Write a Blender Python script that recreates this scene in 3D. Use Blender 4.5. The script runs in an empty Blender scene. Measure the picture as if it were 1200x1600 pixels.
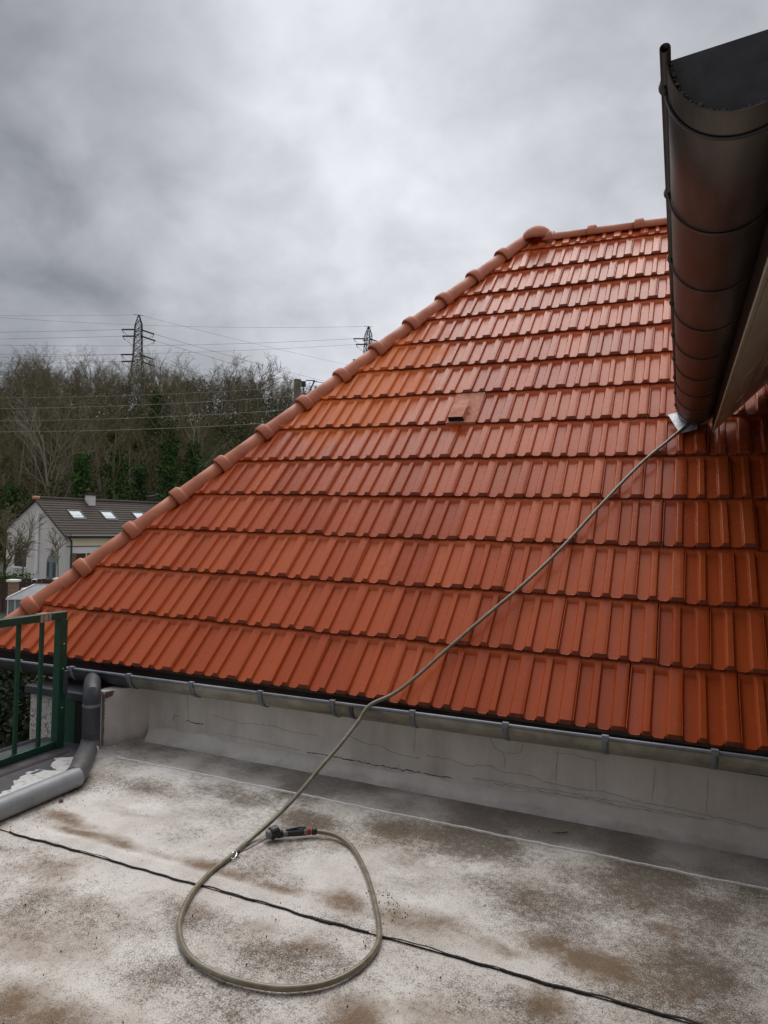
import bpy, bmesh, math, random
import numpy as np
from mathutils import Vector, Matrix
random.seed(7); rng = np.random.default_rng(7)
R = math.radians
scene = bpy.context.scene

# ------------------------------------------------------------------ camera
CAM = Vector((0.2045, -3.2260, 0.8911))
cd = bpy.data.cameras.new('camera'); cam = bpy.data.objects.new('camera', cd)
scene.collection.objects.link(cam); scene.camera = cam
MR = Matrix(((0.91956, -0.01838, 0.39252), (0.39202, -0.02551, -0.91960), (0.02691, 0.99951, -0.01625)))
cam.matrix_world = Matrix.Translation(CAM) @ MR.to_4x4()
cd.sensor_fit = 'VERTICAL'; cd.sensor_height = 36; cd.lens = 36 * 1086.8 / 1600
cd.clip_start = 0.05; cd.clip_end = 5000
FOC = 1086.8
def at(px, py, depth):
    """a place in the world seen at (px, py) of the photograph, depth metres ahead"""
    return CAM + (MR @ Vector(((px - 600) / FOC, -(py - 800) / FOC, -1))) * float(depth)

# ------------------------------------------------------------------ light
SUN_EL, SUN_AZ = 55, -27          # azimuth from +Y towards +X
scene.view_settings.view_transform = 'Standard'; scene.view_settings.look = 'None'
scene.view_settings.gamma = 1; scene.view_settings.use_curve_mapping = False
scene.view_settings.exposure = 0.80
world = bpy.data.worlds.new('World'); scene.world = world; world.use_nodes = True

SKYK = 6.1
class NT:
    """small helper to write node trees"""
    def __init__(s, tree): s.t = tree; s.n = tree.nodes; s.l = tree.links
    def node(s, typ, ins=None, **kw):
        n = s.n.new(typ)
        for k, v in kw.items(): setattr(n, k, v)
        for k, v in (ins or {}).items():
            s.put(n.inputs[k], v)
        return n
    def put(s, sock, v):
        if isinstance(v, bpy.types.NodeSocket): s.l.new(v, sock)
        elif isinstance(v, bpy.types.Node): s.l.new(v.outputs[0], sock)
        else: sock.default_value = v
    def math(s, op, a, b=0.0, c=0.0, clamp=False):
        n = s.n.new('ShaderNodeMath'); n.operation = op; n.use_clamp = clamp
        s.put(n.inputs[0], a); s.put(n.inputs[1], b); s.put(n.inputs[2], c); return n.outputs[0]
    def noise(s, vec, scale, detail=4, rough=.55, dist=0.0):
        n = s.node('ShaderNodeTexNoise', {'Scale': scale, 'Detail': detail, 'Roughness': rough, 'Distortion': dist})
        if vec is not None: s.put(n.inputs['Vector'], vec)
        return n.outputs['Fac']
    def ramp(s, fac, stops, interp='LINEAR'):
        n = s.n.new('ShaderNodeValToRGB'); s.put(n.inputs[0], fac); cr = n.color_ramp; cr.interpolation = interp
        while len(cr.elements) > 1: cr.elements.remove(cr.elements[-1])
        for i, (p, c) in enumerate(stops):
            e = cr.elements[0] if i == 0 else cr.elements.new(p)
            e.position = p; e.color = (c, c, c, 1) if isinstance(c, (int, float)) else (*c, 1)
        return n.outputs[0]
    def mix(s, fac, a, b, typ='MIX'):
        n = s.n.new('ShaderNodeMix'); n.data_type = 'RGBA'; n.blend_type = typ
        def c(v): return (*v, 1) if isinstance(v, tuple) and len(v) == 3 else v
        s.put(n.inputs[0], fac); s.put(n.inputs[6], c(a)); s.put(n.inputs[7], c(b)); return n.outputs[2]
    def mapping(s, vec, scale=(1, 1, 1), loc=(0, 0, 0), rot=(0, 0, 0)):
        return s.node('ShaderNodeMapping', {'Vector': vec, 'Scale': scale, 'Location': loc, 'Rotation': rot}).outputs[0]

def make_sky():
    w = NT(world.node_tree); w.n.clear()
    out = w.node('ShaderNodeOutputWorld'); bg = w.node('ShaderNodeBackground', {'Strength': 0.1})
    sky = w.node('ShaderNodeTexSky'); sky.sky_type = 'NISHITA'; sky.sun_disc = False
    sky.sun_elevation = R(SUN_EL); sky.sun_rotation = R(SUN_AZ)
    tc = w.node('ShaderNodeTexCoord').outputs['Generated']
    sep = w.node('ShaderNodeSeparateXYZ', {0: tc})
    z = w.math('MAXIMUM', sep.outputs[2], 0.0)
    # project the direction on a cloud deck, so clouds flatten towards the horizon
    k = w.math('DIVIDE', 1.0, w.math('ADD', z, 0.55))
    flat = w.node('ShaderNodeCombineXYZ', {0: w.math('MULTIPLY', sep.outputs[0], k), 1: w.math('MULTIPLY', sep.outputs[1], k), 2: 0.37}).outputs[0]
    n1 = w.noise(w.mapping(flat, (1, 1, 1), (3.1, 1.7, 0)), 2.1, 5, .5, .15)
    n2 = w.noise(w.mapping(flat, (1, 1, 1), (0.4, 5.2, 0)), 5.2, 6, .5, .25)
    n3 = w.noise(w.mapping(flat, (1, 1, 1), (7.4, 2.2, 0)), 13.0, 5, .55, .2)
    # thinner and thicker parts of the cloud deck: (azimuth, elevation, tightness, brightness)
    f = w.math('ADD', w.math('MULTIPLY', w.math('SUBTRACT', n1, .5), .85), w.math('MULTIPLY', w.math('SUBTRACT', n2, .5), .72))
    f = w.math('ADD', f, w.math('MULTIPLY', w.math('SUBTRACT', n3, .5), .16))
    f = w.math('ADD', f, .60)
    for az, el, p, a in ((-29, 32, 26, .20), (-33, 27, 60, .10), (-4, 29, 24, .26), (-30, 10, 22, .20), (-62, 14, 14, -.27), (-52, 36, 40, -.14), (8, 40, 40, -.14), (-12, 36, 40, -.20), (-36, 20, 50, -.05), (5, 24, 30, .08), (-60, 5, 12, -.1)):
        d = (math.sin(R(az)) * math.cos(R(el)), math.cos(R(az)) * math.cos(R(el)), math.sin(R(el)))
        dot = w.node('ShaderNodeVectorMath', {0: tc, 1: d}, operation='DOT_PRODUCT').outputs['Value']
        f = w.math('ADD', f, w.math('MULTIPLY', w.math('POWER', w.math('MAXIMUM', dot, 0.0), float(p)), a))
    f = w.math('MINIMUM', w.math('MAXIMUM', f, 0.0), 1.0)
    cl = w.ramp(f, [(0.0, (.135, .145, .165)), (.25, (.22, .23, .255)), (.5, (.40, .41, .44)), (.75, (.60, .61, .655)), (1.0, (.84, .85, .90))])
    # an overcast sky brightens towards the zenith
    zen = w.math('ADD', 1.0, w.math('MULTIPLY', w.math('MAXIMUM', w.math('SUBTRACT', z, .55), 0.0), 1.5))
    cl = w.node('ShaderNodeVectorMath', {0: cl, 1: w.node('ShaderNodeCombineXYZ', {0: zen, 1: zen, 2: zen}).outputs[0]}, operation='MULTIPLY').outputs[0]
    cl = w.node('ShaderNodeVectorMath', {0: cl, 1: (SKYK, SKYK, SKYK)}, operation='MULTIPLY').outputs[0]
    col = w.mix(0.97, sky.outputs[0], cl)
    w.put(bg.inputs['Color'], col); w.l.new(bg.outputs[0], out.inputs[0])
make_sky()
sl = bpy.data.lights.new('sun', 'SUN'); sun = bpy.data.objects.new('sun', sl); scene.collection.objects.link(sun)
sl.energy = 1.05; sl.angle = R(45); sl.specular_factor = .25; sl.color = (1, .965, .92)
sv = Vector((math.sin(R(SUN_AZ)) * math.cos(R(SUN_EL)), math.cos(R(SUN_AZ)) * math.cos(R(SUN_EL)), math.sin(R(SUN_EL))))
sun.rotation_euler = sv.to_track_quat('Z', 'Y').to_euler()

# ------------------------------------------------------------------ helpers
COL = scene.collection
def tag(o, label=None, cat=None, group=None, kind=None):
    if label: o['label'] = label
    if cat: o['category'] = cat
    if group: o['group'] = group
    if kind: o['kind'] = kind
    return o
def thing(name, label, cat, loc=(0, 0, 0), group=None):
    o = bpy.data.objects.new(name, None); COL.objects.link(o); o.location = loc
    o.empty_display_size = .1
    return tag(o, label, cat, group)
def root_loc(p):
    v = Vector((0, 0, 0))
    while p is not None: v += p.location; p = p.parent
    return v
class MB:
    """collects faces in world coordinates, then links them as ONE mesh object"""
    def __init__(s): s.v = []; s.f = []; s.m = []
    def add(s, vs, fs, m=0):
        b = len(s.v); s.v += [tuple(v) for v in vs]; s.f += [tuple(b + i for i in f) for f in fs]; s.m += [m] * len(fs)
    def box(s, a, b, m=0):
        (x0, y0, z0), (x1, y1, z1) = a, b
        vs = [(x, y, z) for z in (z0, z1) for y in (y0, y1) for x in (x0, x1)]
        s.add(vs, [(0, 2, 3, 1), (4, 5, 7, 6), (0, 1, 5, 4), (2, 6, 7, 3), (0, 4, 6, 2), (1, 3, 7, 5)], m)
    def obox(s, o, ex, ey, ez, m=0):
        """box from corner o along three edge vectors"""
        o, ex, ey, ez = map(Vector, (o, ex, ey, ez))
        vs = [o + i * ex + j * ey + k * ez for k in (0, 1) for j in (0, 1) for i in (0, 1)]
        s.add(vs, [(0, 2, 3, 1), (4, 5, 7, 6), (0, 1, 5, 4), (2, 6, 7, 3), (0, 4, 6, 2), (1, 3, 7, 5)], m)
    def tube(s, pts, r, n=10, m=0, cap=True, arc=(0, 2 * math.pi), up=None):
        pts = [Vector(p) for p in pts]; rr = r if isinstance(r, (list, tuple)) else [r] * len(pts)
        full = abs(arc[1] - arc[0] - 2 * math.pi) < 1e-6
        cnt = n if full else n + 1; b = len(s.v); prev = None
        for i, p in enumerate(pts):
            t = (pts[min(i + 1, len(pts) - 1)] - pts[max(i - 1, 0)]).normalized()
            if prev is None:
                u = Vector(up) if up else (Vector((0, 0, 1)) if abs(t.z) < .9 else Vector((1, 0, 0)))
            else: u = prev
            u = (u - u.dot(t) * t).normalized(); prev = u; w = t.cross(u)
            for k in range(cnt):
                a = arc[0] + (arc[1] - arc[0]) * k / n
                s.v.append(tuple(p + rr[i] * (math.cos(a) * u + math.sin(a) * w)))
        for i in range(len(pts) - 1):
            for k in range(n):
                k2 = (k + 1) % n if full else k + 1
                s.f.append((b + i * cnt + k, b + i * cnt + k2, b + (i + 1) * cnt + k2, b + (i + 1) * cnt + k)); s.m.append(m)
        if cap and full:
            s.f.append(tuple(b + k for k in range(n))[::-1]); s.m.append(m)
            s.f.append(tuple(b + (len(pts) - 1) * cnt + k for k in range(n))); s.m.append(m)
    def prism(s, poly, d, m=0):
        """polygon (list of points) extruded along vector d"""
        poly = [Vector(p) for p in poly]; d = Vector(d); n = len(poly)
        s.add(poly + [p + d for p in poly], [tuple(range(n))[::-1], tuple(range(n, 2 * n))] + [(i, (i + 1) % n, n + (i + 1) % n, n + i) for i in range(n)], m)
    def ball(s, c, r, m=0, nu=10, nv=6, sc=(1, 1, 1)):
        c = Vector(c); b = len(s.v)
        for j in range(nv + 1):
            th = math.pi * j / nv
            for i in range(nu):
                a = 2 * math.pi * i / nu
                s.v.append((c.x + r * sc[0] * math.sin(th) * math.cos(a), c.y + r * sc[1] * math.sin(th) * math.sin(a), c.z + r * sc[2] * math.cos(th)))
        for j in range(nv):
            for i in range(nu):
                s.f.append((b + j * nu + i, b + (j + 1) * nu + i, b + (j + 1) * nu + (i + 1) % nu, b + j * nu + (i + 1) % nu)); s.m.append(m)
    def build(s, name, mats, parent=None, smooth=False, bevel=0, solid=0, loc=None):
        me = bpy.data.meshes.new(name)
        base = Vector(loc) if loc is not None else Vector((0, 0, 0))
        me.from_pydata([tuple(Vector(v) - base) for v in s.v], [], s.f)
        if not isinstance(mats, (list, tuple)): mats = [mats]
        for q in mats: me.materials.append(q)
        if len(mats) > 1: me.polygons.foreach_set('material_index', s.m)
        bm = bmesh.new(); bm.from_mesh(me)
        bmesh.ops.recalc_face_normals(bm, faces=bm.faces)
        bm.to_mesh(me); bm.free()
        return link(name, me, parent, smooth, bevel, solid, base)
def link(name, me, parent=None, smooth=False, bevel=0, solid=0, base=Vector((0, 0, 0))):
    if smooth: me.shade_smooth(); me.set_sharp_from_angle(angle=R(38))
    o = bpy.data.objects.new(name, me); COL.objects.link(o)
    o.parent = parent; o.location = Vector(base) - root_loc(parent)
    if solid:
        m = o.modifiers.new('s', 'SOLIDIFY'); m.thickness = solid; m.offset = 0
    if bevel:
        m = o.modifiers.new('b', 'BEVEL'); m.width = bevel; m.segments = 2; m.limit_method = 'ANGLE'; m.angle_limit = R(35)
    return o
def fast_mesh(name, V, F, mats):
    """numpy arrays V (n,3), F (m,k) to a mesh"""
    me = bpy.data.meshes.new(name); k = F.shape[1]
    me.vertices.add(len(V)); me.vertices.foreach_set('co', np.ascontiguousarray(V, dtype=np.float32).ravel())
    me.loops.add(F.size); me.loops.foreach_set('vertex_index', F.ravel().astype(np.int32))
    me.polygons.add(len(F)); me.polygons.foreach_set('loop_start', (np.arange(len(F)) * k).astype(np.int32))
    me.update(calc_edges=True)
    for q in (mats if isinstance(mats, (list, tuple)) else [mats]): me.materials.append(q)
    return me

# ------------------------------------------------------------------ materials
def mat(name, build):
    m = bpy.data.materials.new(name); m.use_nodes = True
    t = NT(m.node_tree); t.n.clear()
    out = t.node('ShaderNodeOutputMaterial'); p = t.node('ShaderNodeBsdfPrincipled')
    t.l.new(p.outputs[0], out.inputs[0]); build(t, p, t.node('ShaderNodeTexCoord'), t.node('ShaderNodeNewGeometry').outputs['Position'])
    return m
def bump(t, p, h, strength=.3, dist=.005):
    b = t.node('ShaderNodeBump', {'Height': h, 'Strength': strength, 'Distance': dist}); t.put(p.inputs['Normal'], b)
def simple(name, c1, c2, scale=8, rough=.6, metal=0, bmp=.15, dist=.003, rr=.12, spec=.5):
    def f(t, p, tc, pos):
        n = t.noise(pos, scale, 6, .6)
        t.put(p.inputs['Base Color'], t.ramp(n, [(.3, c1), (.7, c2)]))
        t.put(p.inputs['Roughness'], t.math('ADD', rough - rr, t.math('MULTIPLY', t.noise(pos, scale * 2.3, 4), 2 * rr)))
        p.inputs['Metallic'].default_value = metal; p.inputs['Specular IOR Level'].default_value = spec
        bump(t, p, t.noise(pos, scale * 8, 4), bmp, dist)
    return mat(name, f)

def m_tile(t, p, tc, pos):
    oi = t.node('ShaderNodeObjectInfo').outputs['Random']
    base = t.ramp(oi, [(0, (.37, .062, .013)), (.35, (.42, .075, .017)), (.7, (.45, .085, .021)), (1, (.49, .101, .026))])
    # a brighter, rougher orange area half way up the left side of the slope
    v = t.node('ShaderNodeVectorMath', {0: t.node('ShaderNodeVectorMath', {0: pos, 1: (-2.1, 1.9, 2.0)}, operation='SUBTRACT').outputs[0], 1: (.75, .6, .6)}, operation='MULTIPLY').outputs[0]
    d = t.node('ShaderNodeVectorMath', {0: v}, operation='LENGTH').outputs['Value']
    n = t.noise(pos, 3.2, 5, .6)
    orange_area = t.ramp(t.math('ADD', d, t.math('MULTIPLY', n, .9)), [(.75, 1.0), (1.45, 0.0)])
    col = t.mix(t.math('MULTIPLY', orange_area, .7), base, (.66, .165, .033))
    st = t.noise(t.mapping(pos, (26, 3, 3)), 1.0, 5, .6)
    col = t.mix(t.ramp(st, [(.5, 0.0), (.8, .22)]), col, (.26, .06, .03))
    pt = t.noise(pos, 7.5, 6, .7)
    col = t.mix(t.ramp(pt, [(.56, 0.0), (.74, .38)]), col, (.30, .052, .02))
    sp = t.noise(pos, 230, 2, .5)
    col = t.mix(t.ramp(sp, [(.66, 0.0), (.72, .35)]), col, (.20, .05, .03))
    t.put(p.inputs['Base Color'], col)
    wet = t.noise(pos, 2.3, 5, .6)
    t.put(p.inputs['Roughness'], t.math('ADD', .12, t.math('ADD', t.math('MULTIPLY', orange_area, .26), t.math('MULTIPLY', t.math('ADD', wet, t.noise(pos, 22, 4)), .14))))
    p.inputs['Specular IOR Level'].default_value = .20
    bump(t, p, t.math('ADD', t.noise(pos, 35, 3), t.math('MULTIPLY', t.noise(pos, 420, 2), .25)), .12, .004)
M_TILE = mat('glazed_tile', m_tile)
M_EDGE = simple('shade_tile_edge', (.17, .036, .016), (.25, .056, .024), 40, .6, bmp=.2)  # dark tone paints the shade of the tile fronts
M_CAP = simple('matte_terracotta', (.40, .115, .055), (.50, .165, .08), 9, .62, bmp=.2)
M_VENT = simple('weathered_terracotta', (.46, .18, .11), (.66, .31, .21), 30, .85, bmp=.6)
M_DECK = simple('roof_underlay', (.02, .012, .01), (.04, .02, .015), 8, .9)
M_MORTAR = simple('mortar', (.62, .58, .53), (.78, .74, .68), 40, .95, bmp=.6)
M_BLACKBIT = simple('bitumen', (.012, .011, .010), (.035, .03, .026), 60, .7, bmp=.7)
M_WHITEBEAD = simple('white_bead', (.70, .67, .62), (.88, .86, .82), 60, .9, bmp=.6)

def m_zinc(c1, c2, c3, rough=.45):
    def f(t, p, tc, pos):
        n = t.noise(pos, 5.5, 7, .65, .4); n2 = t.noise(t.mapping(pos, (2.2, 22, 22)), 1.0, 6, .7)
        c = t.ramp(n, [(.3, c1), (.55, c2), (.75, c3)])
        c = t.mix(t.ramp(n2, [(.52, 0.0), (.75, .6)]), c, tuple(x * .35 for x in c1))
        t.put(p.inputs['Base Color'], c); p.inputs['Metallic'].default_value = .35
        t.put(p.inputs['Roughness'], t.math('ADD', rough, t.math('MULTIPLY', n, .25)))
        bump(t, p, n2, .15, .003)
    return f
M_ZINC_DIRTY = mat('stained_zinc', m_zinc((.19, .175, .13), (.34, .33, .27), (.46, .45, .39)))
M_ZINC_DARK = mat('dark_zinc', m_zinc((.042, .045, .054), (.066, .070, .082), (.10, .105, .12), .38))
M_ZINC_RIM = mat('zinc_rim', m_zinc((.14, .15, .17), (.22, .24, .27), (.32, .34, .38), .35))
def m_zinc_brown(t, p, tc, pos):
    n = t.noise(t.mapping(pos, (6, 1.5, 6)), 1.0, 7, .65, .4)
    t.put(p.inputs['Base Color'], t.ramp(n, [(.3, (.055, .040, .034)), (.5, (.095, .078, .068)), (.72, (.17, .145, .125))]))
    p.inputs['Metallic'].default_value = .55
    t.put(p.inputs['Roughness'], t.math('ADD', .3, t.math('MULTIPLY', n, .3)))
    bump(t, p, t.noise(t.mapping(pos, (40, 9, 40)), 1.0, 4), .12, .002)
M_ZINC_BROWN = mat('patinated_zinc', m_zinc_brown)
M_LEAD = simple('bright_flashing', (.42, .43, .45), (.66, .67, .69), 50, .42, .5, .5)
M_PIPE = simple('grey_plastic', (.22, .235, .25), (.30, .315, .33), 12, .42, bmp=.08)
M_GREEN = simple('green_paint', (.010, .060, .036), (.018, .085, .052), 25, .38, bmp=.2)
M_TAPE = simple('clear_tape', (.30, .25, .19), (.45, .39, .31), 60, .3)
M_BOARD = simple('beige_board', (.66, .59, .44), (.80, .73, .57), 5, .38, bmp=.05)
M_RENDER_DARK = simple('beige_render', (.25, .22, .18), (.33, .30, .25), 30, .95, bmp=.5)
M_COPING = simple('slate_grey_sheet', (.045, .046, .055), (.085, .085, .095), 14, .5, bmp=.2)
def m_whitedirty(t, p, tc, pos):
    n = t.noise(pos, 9, 7, .65); n2 = t.noise(pos, 55, 4, .6)
    c = t.ramp(n, [(.3, (.40, .37, .35)), (.55, (.62, .60, .58)), (.8, (.72, .71, .70))])
    c = t.mix(t.ramp(t.math('MULTIPLY', n2, t.math('ADD', n, .55)), [(.52, 0.0), (.66, .75)]), c, (.13, .075, .06))
    t.put(p.inputs['Base Color'], c); p.inputs['Roughness'].default_value = .85
    bump(t, p, n2, .4, .004)
M_WHITEDIRTY = mat('stained_white_render', m_whitedirty)
def m_wall(t, p, tc, pos):
    n = t.noise(pos, 4, 7, .6); n2 = t.noise(pos, 90, 5, .6); n3 = t.noise(t.mapping(pos, (7, 7, .8)), 1.0, 6, .6)
    c = t.ramp(n, [(.3, (.60, .565, .52)), (.55, (.74, .71, .67)), (.8, (.82, .80, .77))])
    c = t.mix(t.ramp(n3, [(.45, 0.0), (.8, .45)]), c, (.33, .30, .265))
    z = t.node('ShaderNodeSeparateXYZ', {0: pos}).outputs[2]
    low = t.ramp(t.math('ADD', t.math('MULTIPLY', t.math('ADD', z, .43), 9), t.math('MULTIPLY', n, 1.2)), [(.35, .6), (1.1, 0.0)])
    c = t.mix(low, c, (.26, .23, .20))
    t.put(p.inputs['Base Color'], c); p.inputs['Roughness'].default_value = .9
    bump(t, p, t.math('ADD', n2, t.math('MULTIPLY', n, 3)), .35, .004)
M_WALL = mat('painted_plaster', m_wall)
M_CRACK = simple('crack_shadow', (.16, .145, .13), (.36, .33, .30), 90, .95)
M_CRACK_DARK = simple('deep_crack', (.012, .01, .01), (.03, .025, .02), 90, .95)
def m_paint(t, p, tc, pos):
    t.put(p.inputs['Base Color'], t.ramp(t.noise(pos, 26, 6, .65), [(.34, (.36, .34, .31)), (.48, (.62, .61, .58)), (.7, (.70, .69, .66))])); p.inputs['Roughness'].default_value = .6
    bump(t, p, t.noise(pos, 60, 4), .5, .004)
M_PAINT = mat('fresh_white_paint', m_paint)

# floor: two painted layers of vertex stains + fine grain
def m_floor(t, p, tc, pos):
    a = t.node('ShaderNodeAttribute', attribute_name='stain'); sep = t.node('ShaderNodeSeparateColor', {0: a.outputs['Color']})
    brown, grey, damp = sep.outputs[0], sep.outputs[1], sep.outputs[2]
    big = t.noise(pos, 5, 7, .62); mid = t.noise(pos, 40, 6, .68); fine = t.noise(pos, 210, 3, .6); f2 = t.noise(pos, 480, 2, .6)
    white = t.ramp(big, [(.28, (.56, .505, .445)), (.5, (.71, .665, .615)), (.72, (.85, .815, .77))])
    # grey mould: breaks up into granules
    g = t.math('ADD', t.math('MULTIPLY', grey, .9), t.math('MULTIPLY', t.math('SUBTRACT', mid, .5), 1.5))
    g = t.math('ADD', g, t.math('MULTIPLY', t.math('SUBTRACT', fine, .5), 2.2))
    c = t.mix(t.ramp(g, [(.15, 0.0), (.85, .92)]), white, (.12, .085, .052))
    b = t.math('ADD', brown, t.math('MULTIPLY', t.math('SUBTRACT', mid, .5), t.math('ADD', .15, brown)))
    c = t.mix(t.ramp(b, [(.12, 0.0), (.75, .88)]), c, (.225, .138, .068))
    c = t.mix(t.math('MULTIPLY', damp, .68), c, t.mix(t.ramp(mid, [(.35, 0.0), (.7, 1.0)]), (.20, .170, .142), (.43, .385, .335)))
    blk = t.ramp(t.math('ADD', f2, t.math('MULTIPLY', t.math('ADD', grey, brown), .10)), [(.60, 0.0), (.68, .75)])
    c = t.mix(blk, c, (.05, .043, .038))
    t.put(p.inputs['Base Color'], c)
    t.put(p.inputs['Roughness'], t.math('SUBTRACT', .92, t.math('MULTIPLY', damp, .25)))
    bump(t, p, t.math('ADD', t.math('MULTIPLY', fine, .7), t.math('ADD', mid, t.math('MULTIPLY', f2, .5))), .5, .004)
M_FLOOR = mat('weathered_painted_felt', m_floor)

# ------------------------------------------------------------------ geometry constants
TH = 0.82217; CT, ST, TT = math.cos(TH), math.sin(TH), math.tan(TH)
G, W = 0.36427, 0.225
ZF = -0.43
def roofp(x, v, h=0.0): return Vector((x, v * CT - h * ST, v * ST + h * CT))
def hipx(y): return -4.121 + .846 * y

# ------------------------------------------------------------------ ground and far terrain
def ground_z(lat, dep):
    if dep < 62: return -3.45
    t = min((dep - 62) / 52, 1); s = t * t * (3 - 2 * t)
    return -3.45 + 19.5 * s - 2.0 * s * math.tanh(lat / 60) * .6
FR = Vector((.9199, .3922, 0)); FF = Vector((-.3922, .9199, 0))
def site(lat, dep, z=None):
    v = Vector((CAM.x, CAM.y, 0)) + FR * float(lat) + FF * float(dep)
    v.z = ground_z(lat, dep) if z is None else z
    return v
def site_np(lat, dep, z):
    return np.stack([CAM.x + lat * FR.x + dep * FF.x, CAM.y + lat * FR.y + dep * FF.y, z], -1)
def m_ground(t, p, tc, pos):
    n = t.noise(pos, .25, 8, .6); n2 = t.noise(pos, 2.5, 5, .6)
    t.put(p.inputs['Base Color'], t.mix(n2, t.ramp(n, [(.35, (.065, .05, .033)), (.6, (.06, .065, .03))]), (.02, .02, .012)))
    p.inputs['Roughness'].default_value = 1; bump(t, p, n2, .6, .2)
M_GROUND = mat('winter_ground', m_ground)
def build_ground():
    lats = np.concatenate([np.linspace(-2500, -260, 8), np.linspace(-240, 240, 61), np.linspace(260, 2500, 8)])
    deps = np.concatenate([np.linspace(-2500, -60, 8), np.linspace(-40, 56, 13), np.linspace(60, 124, 22), np.linspace(140, 3500, 12)])
    V = np.array([[*site(a, d)] for d in deps for a in lats]); n = len(lats)
    V[:, 2] += np.where(np.abs(V[:, 0]) < 300, 0, 0)
    F = np.array([(j * n + i, j * n + i + 1, (j + 1) * n + i + 1, (j + 1) * n + i) for j in range(len(deps) - 1) for i in range(n - 1)])
    me = fast_mesh('ground', V, F, M_GROUND); me.shade_smooth(); tag(link('ground', me), kind='structure')
build_ground()

# ------------------------------------------------------------------ terrace floor
def fbm(shape, cell, octaves=5, seed=0):
    """value noise on a grid, cell = size of the largest feature in samples"""
    r = np.random.default_rng(seed); H, Wd = shape; out = np.zeros(shape); amp = 1; tot = 0
    for o in range(octaves):
        c = max(cell / 2 ** o, 1.01); gy, gx = int(H / c) + 3, int(Wd / c) + 3
        g = r.random((gy, gx)); y = np.arange(H) / c; x = np.arange(Wd) / c
        yi, xi = y.astype(int), x.astype(int); fy, fx = (y - yi), (x - xi); fy = fy * fy * (3 - 2 * fy); fx = fx * fx * (3 - 2 * fx)
        a = g[np.ix_(yi, xi)]; b = g[np.ix_(yi, xi + 1)]; c_ = g[np.ix_(yi + 1, xi)]; d = g[np.ix_(yi + 1, xi + 1)]
        out += amp * ((a * (1 - fx) + b * fx) * (1 - fy)[:, None] + (c_ * (1 - fx) + d * fx) * fy[:, None]); tot += amp; amp *= .55
    return out / tot
STAINS = [(-2.02, -1.03, .17, .05, .8), (-1.83, -1.05, .12, .05, .9), (-1.62, -1.03, .12, .03, .4), (-1.46, -1.01, .08, .045, .9), (-1.30, -1.04, .14, .05, .6), (-1.12, -1.05, .09, .04, .9),
          (-.86, -1.02, .13, .06, .85), (-.92, -.98, .08, .04, .5), (-.56, -1.01, .12, .06, .7), (-.30, -1.02, .10, .03, .4), (-.16, -.95, .12, .06, .6), (.04, -1.00, .15, .07, .9), (.25, -.68, .04, .06, .6),
          (.25, -1.0, .04, .06, .5), (-.12, -1.24, .10, .08, .7), (-.30, -1.42, .2, .1, .4), (-1.38, -1.85, .22, .1, .75), (-1.62, -1.62, .25, .12, .55), (-1.95, -1.3, .14, .1, .55), (-1.72, -1.42, .18, .06, .4), (-1.3, -1.27, .09, .05, .45),
          (-.85, -1.28, .07, .05, .5), (-.56, -1.52, .14, .09, .6), (-1.05, -1.22, .06, .03, .4), (-1.0, -1.8, .2, .08, .4), (-2.2, -.95, .2, .05, .6), (-2.05, -.78, .18, .03, .3), (-.75, -1.75, .15, .1, .5)]
GREYS = [(-2.0, -.52, .32, .12, .5), (-1.75, -.42, .25, .09, .75), (-1.55, -.62, .35, .14, .45), (-1.2, -.48, .4, .12, .6), (-.78, -.42, .35, .1, .8), (-.45, -.46, .3, .12, .7), (-.2, -.68, .25, .2, .75), (.1, -.5, .35, .14, .7),
         (.25, -.85, .18, .3, .7), (-.1, -.85, .2, .15, .6), (.35, -.6, .3, .3, .5), (-1.3, -1.3, .25, .08, .5), (-1.75, -1.5, .3, .12, .5), (-1.1, -1.6, .3, .12, .35), (-.9, -1.35, .2, .08, .45), (-1.5, -1.95, .4, .2, .5), (.0, -1.3, .3, .12, .55),
         (.3, -1.2, .2, .2, .5), (-2.15, -1.25, .25, .12, .4), (-2.5, -.65, .2, .12, .4), (-.62, -.80, .22, .1, .3)]
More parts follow.
